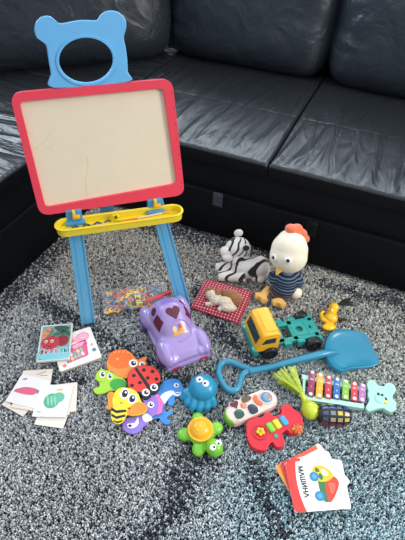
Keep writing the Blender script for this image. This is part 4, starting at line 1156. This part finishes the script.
k0, k1, k2, k3 = at(191, 307, .012), at(238, 323, .012), at(253, 292, .012), at(206, 279, .012)
kc = (k0+k1+k2+k3)/4; ka = math.atan2((k1-k0+k2-k3).y, (k1-k0+k2-k3).x)
cush = thing('checked_cushion', 'flat red and white gingham cushion under the sleeping toy puppy', 'cushion', (kc.x, kc.y, 0), ka)
KL = LM(cush); C4 = [KL @ v for v in (k0, k1, k2, k3)]
g = G(); vs = []; fs = []; N_ = 26
for s in (1, -1):
    for j in range(N_+1):
        for i in range(N_+1):
            u, v = i/N_, j/N_; p = (C4[0]*(1-u)*(1-v)+C4[1]*u*(1-v)+C4[2]*u*v+C4[3]*(1-u)*v)
            e = (1-abs(2*u-1)**3)*(1-abs(2*v-1)**3); z = .011+s*(.0095*e**.5+.0012)+.0012*noise.noise(Vector((u*6, v*6, s)))
            vs.append((p.x, p.y, max(.0004, z)))
Wn = N_+1; o2 = Wn*Wn
for s in (0, o2):
    for j in range(N_):
        for i in range(N_): fs.append((s+j*Wn+i, s+j*Wn+i+1, s+(j+1)*Wn+i+1, s+(j+1)*Wn+i))
edge = [i for i in range(N_)]+[j*Wn+N_ for j in range(N_)]+[N_*Wn+N_-i for i in range(N_)]+[(N_-j)*Wn for j in range(N_)]
for i in range(len(edge)): a_, b_ = edge[i], edge[(i+1) % len(edge)]; fs.append((a_, b_, o2+b_, o2+a_))
g.add(vs, fs, gingham()); g.build('cover', cush, angle=70)
g = G()
for k in range(4):
    a_, b_ = C4[k], C4[(k+1) % 4]
    g.tube([(a_.lerp(b_, t/10).x, a_.lerp(b_, t/10).y, .011) for t in range(11)], .0022, mat('#b02438', .8), 6)
g.build('piping', cush)
PC = mat('#dcc8b0', .95, bump=(120, 1, .012), sheen=.3, var=.15); PB = mat('#9c6236', .95, bump=(120, 1, .012), sheen=.3, var=.2)
pc0 = at(223, 300, .022); pup = thing('toy_puppy', 'sleeping cream and brown furry toy puppy curled up on the gingham cushion', 'toy animal', (pc0.x, pc0.y, .0185), 0)
PL = LM(pup)
def pl_(px, py, z): return PL @ at(px, py, z)
def fur(g_or, scale=1): pass
def hsurf(name, parent, parts, mt, vox=.0022, relax=3):
    o = blob_body(name, parent, parts, mt, vox, relax); return o
Vv = Vector
pb = [('e', pl_(226, 302, .040), (.038, .026, .022), rotz(.25)), ('e', pl_(216, 299, .038), (.028, .028, .022)), ('e', pl_(212, 295, .042), (.030, .024, .022), rotz(-.3)), ('e', pl_(229, 308, .034), (.032, .018, .016), rotz(.4)),
      ('t', [pl_(214, 303, .030), pl_(209, 304, .027), pl_(205, 304, .026)], [.011, .009, .008]), ('t', [pl_(222, 308, .028), pl_(218, 310, .026)], [.011, .009])]
hsurf('body', pup, pb, PC)
hb_ = [('e', pl_(236, 299, .048), (.028, .028, .024)), ('e', pl_(231, 295, .052), (.032, .024, .024), rotz(.3)), ('e', pl_(225, 293, .052), (.016, .016, .014))]
hsurf('back_patch', pup, hb_, PB)['label'] = 'brown furry back'
for q_ in ([pl_(212, 288, .062), pl_(208, 290, .056), pl_(206, 295, .040)], [pl_(219, 289, .066), pl_(218, 292, .064), pl_(217, 295, .058)]):
    g = G(); g.tube(q_, [.010, .013, .008], PB, 10, flat=.6); g.build('ear', pup)['label'] = 'brown ear'
g = G(); g.ell(pl_(205.5, 299.5, .034), (.004, .003, .003), mat('#3a2420', .4), u=8, v=6); g.build('nose', pup)

# ================================================================== WHITE TIGER
def tiger_mat(rot=(0, .5, .35), sc=9.2, th=.2):
    mt, n, b = nt('tiger_plush'); L = n.links
    tc = n.nodes.new('ShaderNodeTexCoord'); mp = n.nodes.new('ShaderNodeMapping'); mp.inputs['Rotation'].default_value = rot
    L.new(tc.outputs['Object'], mp.inputs[0])
    wv = n.nodes.new('ShaderNodeTexWave'); wv.inputs['Scale'].default_value = sc; wv.inputs['Distortion'].default_value = 5.5; wv.inputs['Detail'].default_value = 1.2; wv.inputs['Detail Scale'].default_value = 1.1
    L.new(mp.outputs[0], wv.inputs['Vector'])
    cr = n.nodes.new('ShaderNodeValToRGB'); cr.color_ramp.elements[0].position = th; cr.color_ramp.elements[0].color = lin('#1b1a1c'); cr.color_ramp.elements[1].position = th+.1; cr.color_ramp.elements[1].color = lin('#e6dcd2')
    L.new(wv.outputs['Fac'], cr.inputs[0]); L.new(cr.outputs[0], b.inputs['Base Color'])
    b.inputs['Roughness'].default_value = .95; b.inputs['Sheen Weight'].default_value = .3
    n2 = n.nodes.new('ShaderNodeTexNoise'); n2.inputs['Scale'].default_value = 300; L.new(tc.outputs['Object'], n2.inputs['Vector'])
    bp = n.nodes.new('ShaderNodeBump'); bp.inputs['Strength'].default_value = .7; bp.inputs['Distance'].default_value = .004
    L.new(n2.outputs['Fac'], bp.inputs['Height']); L.new(bp.outputs[0], b.inputs['Normal']); return mt
TM_ = tiger_mat((0, .35, .75), 9.5, .17); TMH = tiger_mat((.3, -.4, -.5), 13, .16); TW = plush('#e8ddd2'); 
t0 = at(242, 276); tig = thing('plush_tiger', 'white plush tiger with black stripes lying in front of the sofa', 'plush toy', (t0.x, t0.y, 0), 0)
TL = LM(tig)
def tl3(px, py, z): return TL @ at(px, py, z)
hdz = .115
pb = [('e', tl3(249, 268, .055), (.060, .046, .048), rotz(.4)), ('e', tl3(258, 267, .058), (.052, .048, .052), rotz(.4)), ('e', tl3(240, 267, .055), (.045, .042, .045)),
      ('t', [tl3(240, 268, .05), tl3(229, 268, .036), tl3(218, 267, .024), tl3(215.5, 267, .024)], [.032, .027, .023, .021]),
      ('t', [tl3(246, 276, .04), tl3(233, 276, .028), tl3(221, 276, .022), tl3(218, 276, .022)], [.030, .026, .023, .021]),
      ('e', tl3(260, 277, .026), (.026, .030, .025)), ('t', [tl3(258, 270, .04), tl3(260, 277, .028)], [.034, .027]),
      ('t', [tl3(238, 264, .07), tl3(238, 254, .10)], [.036, .038])]
hsurf('body', tig, pb, TM_, .003, 4)
for px, py, r_ in ((254.5, 277, .022), (268, 275, .022)):
    g = G(); g.ell(tl3(px, py, .024), (r_*.8, r_*.9, r_), plush('#e4d5c4')); g.build('paw', tig)
hp_ = [('e', tl3(238, 248, .120), (.056, .052, .047), rotz(.4)), ('e', tl3(227, 252, .112), (.032, .028, .026)), ('e', tl3(228, 257, .100), (.026, .024, .020))]
hdo = hsurf('head', tig, hp_[:1], TMH, .003, 3); hsurf('muzzle', hdo, hp_[1:], TW, .003, 3)
for (px, py, z, inner) in ((238.5, 233, .165, 0), (246, 248, .150, 1)):
    v = tl3(px, py, z); g = G(); g.ell(v, (.020, .011, .019), TW, R3=rotz(.5)); er = g.build('ear', hdo)
    d_ = (Vector((0, 0, CH))-at(px, py, z)).normalized()
    if inner:
        g = G(); g.ell(v+d_*.008, (.015, .010, .015), plush('#1c1a1c'), R3=rotz(.5)); g.build('inner_ear', hdo)['label'] = 'black inner ear'
for px, py, z in ((229.5, 250, .137), (222.5, 245.5, .132)):
    d_ = (Vector((0, 0, CH))-at(px, py, z)).normalized(); g = G(); g.ell(tl3(px, py, z), (.0055, .0055, .0055), ek, u=10, v=8); g.build('eye', hdo)
g = G(); g.ell(tl3(219.5, 251, .118), (.008, .007, .005), plush('#b08078')); g.build('nose', hdo)['label'] = 'dusty pink nose'

# ================================================================== PLUSH CHICK
c00 = at(289, 287); ch = thing('plush_chick', 'cream plush chick with orange comb and navy striped jumper sitting by the sofa', 'plush toy', (c00.x, c00.y, 0), 0)
CL_ = LM(ch)
def cl3(px, py, z): return CL_ @ at(px, py, z)
CRM = mat('#f0e0c6', .9, bump=(260, .4, .002), sheen=.3, var=.03); CMB = plush('#e8734e'); FT = plush('#e2aa52')
yaw = rotz(.45)
hc_ = cl3(288.5, 256, .205)
hp_ = [('e', hc_, (.076, .068, .070)), ('e', cl3(289.5, 250, .225), (.074, .066, .074)), ('e', cl3(291, 244, .242), (.062, .056, .062))]
hdo = hsurf('head', ch, hp_, CRM, .0035, 14)
hv = BVHTree.FromPolygons([v.co.copy() for v in hdo.data.vertices], [tuple(p.vertices) for p in hdo.data.polygons])
def on_head(px, py, lift=0):
    C = CL_ @ Vector((0, 0, CH)); d = (CL_ @ at(px, py, 0)-C).normalized(); h = hv.ray_cast(C, d)
    return (h[0]+h[1]*lift, h[1]) if h[0] else (hc_, Vector((0, -1, 0)))
cm = [('e', cl3(291, 229, .305), (.024, .022, .020)), ('e', cl3(297, 229, .300), (.024, .022, .021)), ('e', cl3(302, 234, .285), (.021, .020, .021)), ('e', cl3(306, 239, .268), (.015, .015, .016)), ('e', cl3(296, 233, .290), (.024, .022, .018))]
hsurf('comb', hdo, cm, CMB, .003, 3)['label'] = 'orange felt comb'
for px, py in ((288, 260.5), (274, 257.5)):
    p, nn = on_head(px, py, .0005); q4 = nn.to_track_quat('Z', 'Y').to_matrix()
    g = G(); g.ell(p, (.017, .014, .004), plush('#f6f2ea', .1), R3=q4); ey = g.build('eye', hdo); ey['label'] = 'white felt eye'
    g = G(); g.ell(p+nn*.003, (.0075, .0075, .0035), ek, R3=q4, u=12, v=8); g.build('pupil', hdo)
p, nn = on_head(279, 269.5, -.002); q4 = nn.to_track_quat('Z', 'Y').to_matrix()
g = G(); g.cyl(p, p+nn*.022+Vector((0, 0, -.008)), .015, plush('#ecb45a'), r1=.003, n=16); g.build('beak', hdo)['label'] = 'yellow beak'
# body in striped jumper
def stripe_mat():
    mt, n, b = nt('striped_knit'); L = n.links
    tc = n.nodes.new('ShaderNodeTexCoord'); sx = n.nodes.new('ShaderNodeSeparateXYZ'); L.new(tc.outputs['Object'], sx.inputs[0])
    m1 = n.nodes.new('ShaderNodeMath'); m1.operation = 'MULTIPLY'; m1.inputs[1].default_value = 74; L.new(sx.outputs[2], m1.inputs[0])
    m2 = n.nodes.new('ShaderNodeMath'); m2.operation = 'FRACT'; L.new(m1.outputs[0], m2.inputs[0])
    m3 = n.nodes.new('ShaderNodeMath'); m3.operation = 'GREATER_THAN'; m3.inputs[1].default_value = .62; L.new(m2.outputs[0], m3.inputs[0])
    mx = n.nodes.new('ShaderNodeMix'); mx.data_type = 'RGBA'; mx.inputs[6].default_value = lin('#1c2436'); mx.inputs[7].default_value = lin('#62788f')
    L.new(m3.outputs[0], mx.inputs[0]); L.new(mx.outputs[2], b.inputs['Base Color']); b.inputs['Roughness'].default_value = .95; return mt
KN = stripe_mat()
tp_ = [('e', cl3(285, 279, .095), (.054, .050, .060)), ('e', cl3(285, 286, .060), (.056, .052, .045)),
       ('t', [cl3(293, 274, .12), cl3(298, 281, .095), cl3(297, 287, .060)], [.026, .025, .021]), ('t', [cl3(275, 274, .12), cl3(272, 281, .09)], [.026, .022])]
hsurf('jumper', ch, tp_, KN, .003, 4)['label'] = 'navy and blue striped jumper'
hsurf('shorts', ch, [('e', cl3(283, 290, .040), (.054, .050, .034)), ('t', [cl3(276, 290, .038), cl3(271, 293, .030)], [.026, .024]), ('t', [cl3(286, 292, .036), cl3(283, 297, .028)], [.026, .024])], plush('#43242c'), .003, 3)['label'] = 'dark maroon shorts'
g = G(); g.ell(cl3(295.5, 292.5, .050), (.028, .026, .026), CRM); g.build('hand', ch)
for (px, py, qx, qy) in ((267, 291, 261.5, 297), (281, 297, 279, 302.5)):
    a_ = cl3(px, py, .026); b_ = cl3(qx, qy, .022); d_ = (b_-a_); d_.z = 0; d_.normalize(); s_ = Vector((-d_.y, d_.x, 0))
    ft = [('t', [a_, b_], [.017, .017])]
    for k in (-1, 0, 1): ft.append(('t', [b_-d_*.005, b_+d_*(.016-.004*abs(k))+s_*k*.025], [.0175, .015]))
    ft.append(('e', (a_.x-d_.x*.004, a_.y-d_.y*.004, a_.z+.006), (.013, .013, .016)))
    hsurf('foot', ch, ft, FT, .002, 3)['label'] = 'mustard yellow plush foot'


# ================================================================== LIGHT
w = bpy.data.worlds.new('world'); SC.world = w; w.use_nodes = True
bg = w.node_tree.nodes['Background']; wn = w.node_tree
tcw = wn.nodes.new('ShaderNodeTexCoord'); sxw = wn.nodes.new('ShaderNodeSeparateXYZ'); wn.links.new(tcw.outputs['Generated'], sxw.inputs[0])
crw = wn.nodes.new('ShaderNodeValToRGB'); wn.links.new(sxw.outputs[2], crw.inputs[0]); wn.links.new(crw.outputs[0], bg.inputs[0])
crw.color_ramp.elements[0].position = .05; crw.color_ramp.elements[0].color = (.09, .10, .12, 1)
crw.color_ramp.elements[1].position = .85; crw.color_ramp.elements[1].color = (.80, .90, 1.0, 1)
bg.inputs[1].default_value = .95
def area(name, loc, target, sx, sy, power, colr):
    l = bpy.data.lights.new(name, 'AREA'); l.shape = 'RECTANGLE'; l.size = sx; l.size_y = sy; l.energy = power; l.color = colr
    o = bpy.data.objects.new(name, l); COL.objects.link(o); o.location = loc
    o.rotation_euler = (Vector(target)-Vector(loc)).to_track_quat('-Z', 'Y').to_euler()
    return o
area('window_light', (-3.12, 1.9, 1.75), (0, 1.9, .5), 1.7, 1.0, 58, (.78, .89, 1))
area('back_window_light', (-.7, 3.66, 1.85), (-.5, 1.0, .3), 3.0, 1.0, 52, (.80, .90, 1))
area('side_window_light', (2.9, 1.3, 2.1), (-.2, 1.1, 0), 1.5, 1.3, 58, (1, .96, .90))
vs_ = SC.view_settings
vs_.view_transform = 'Standard'; vs_.look = 'None'; vs_.gamma = 1; vs_.use_curve_mapping = False; vs_.exposure = .68
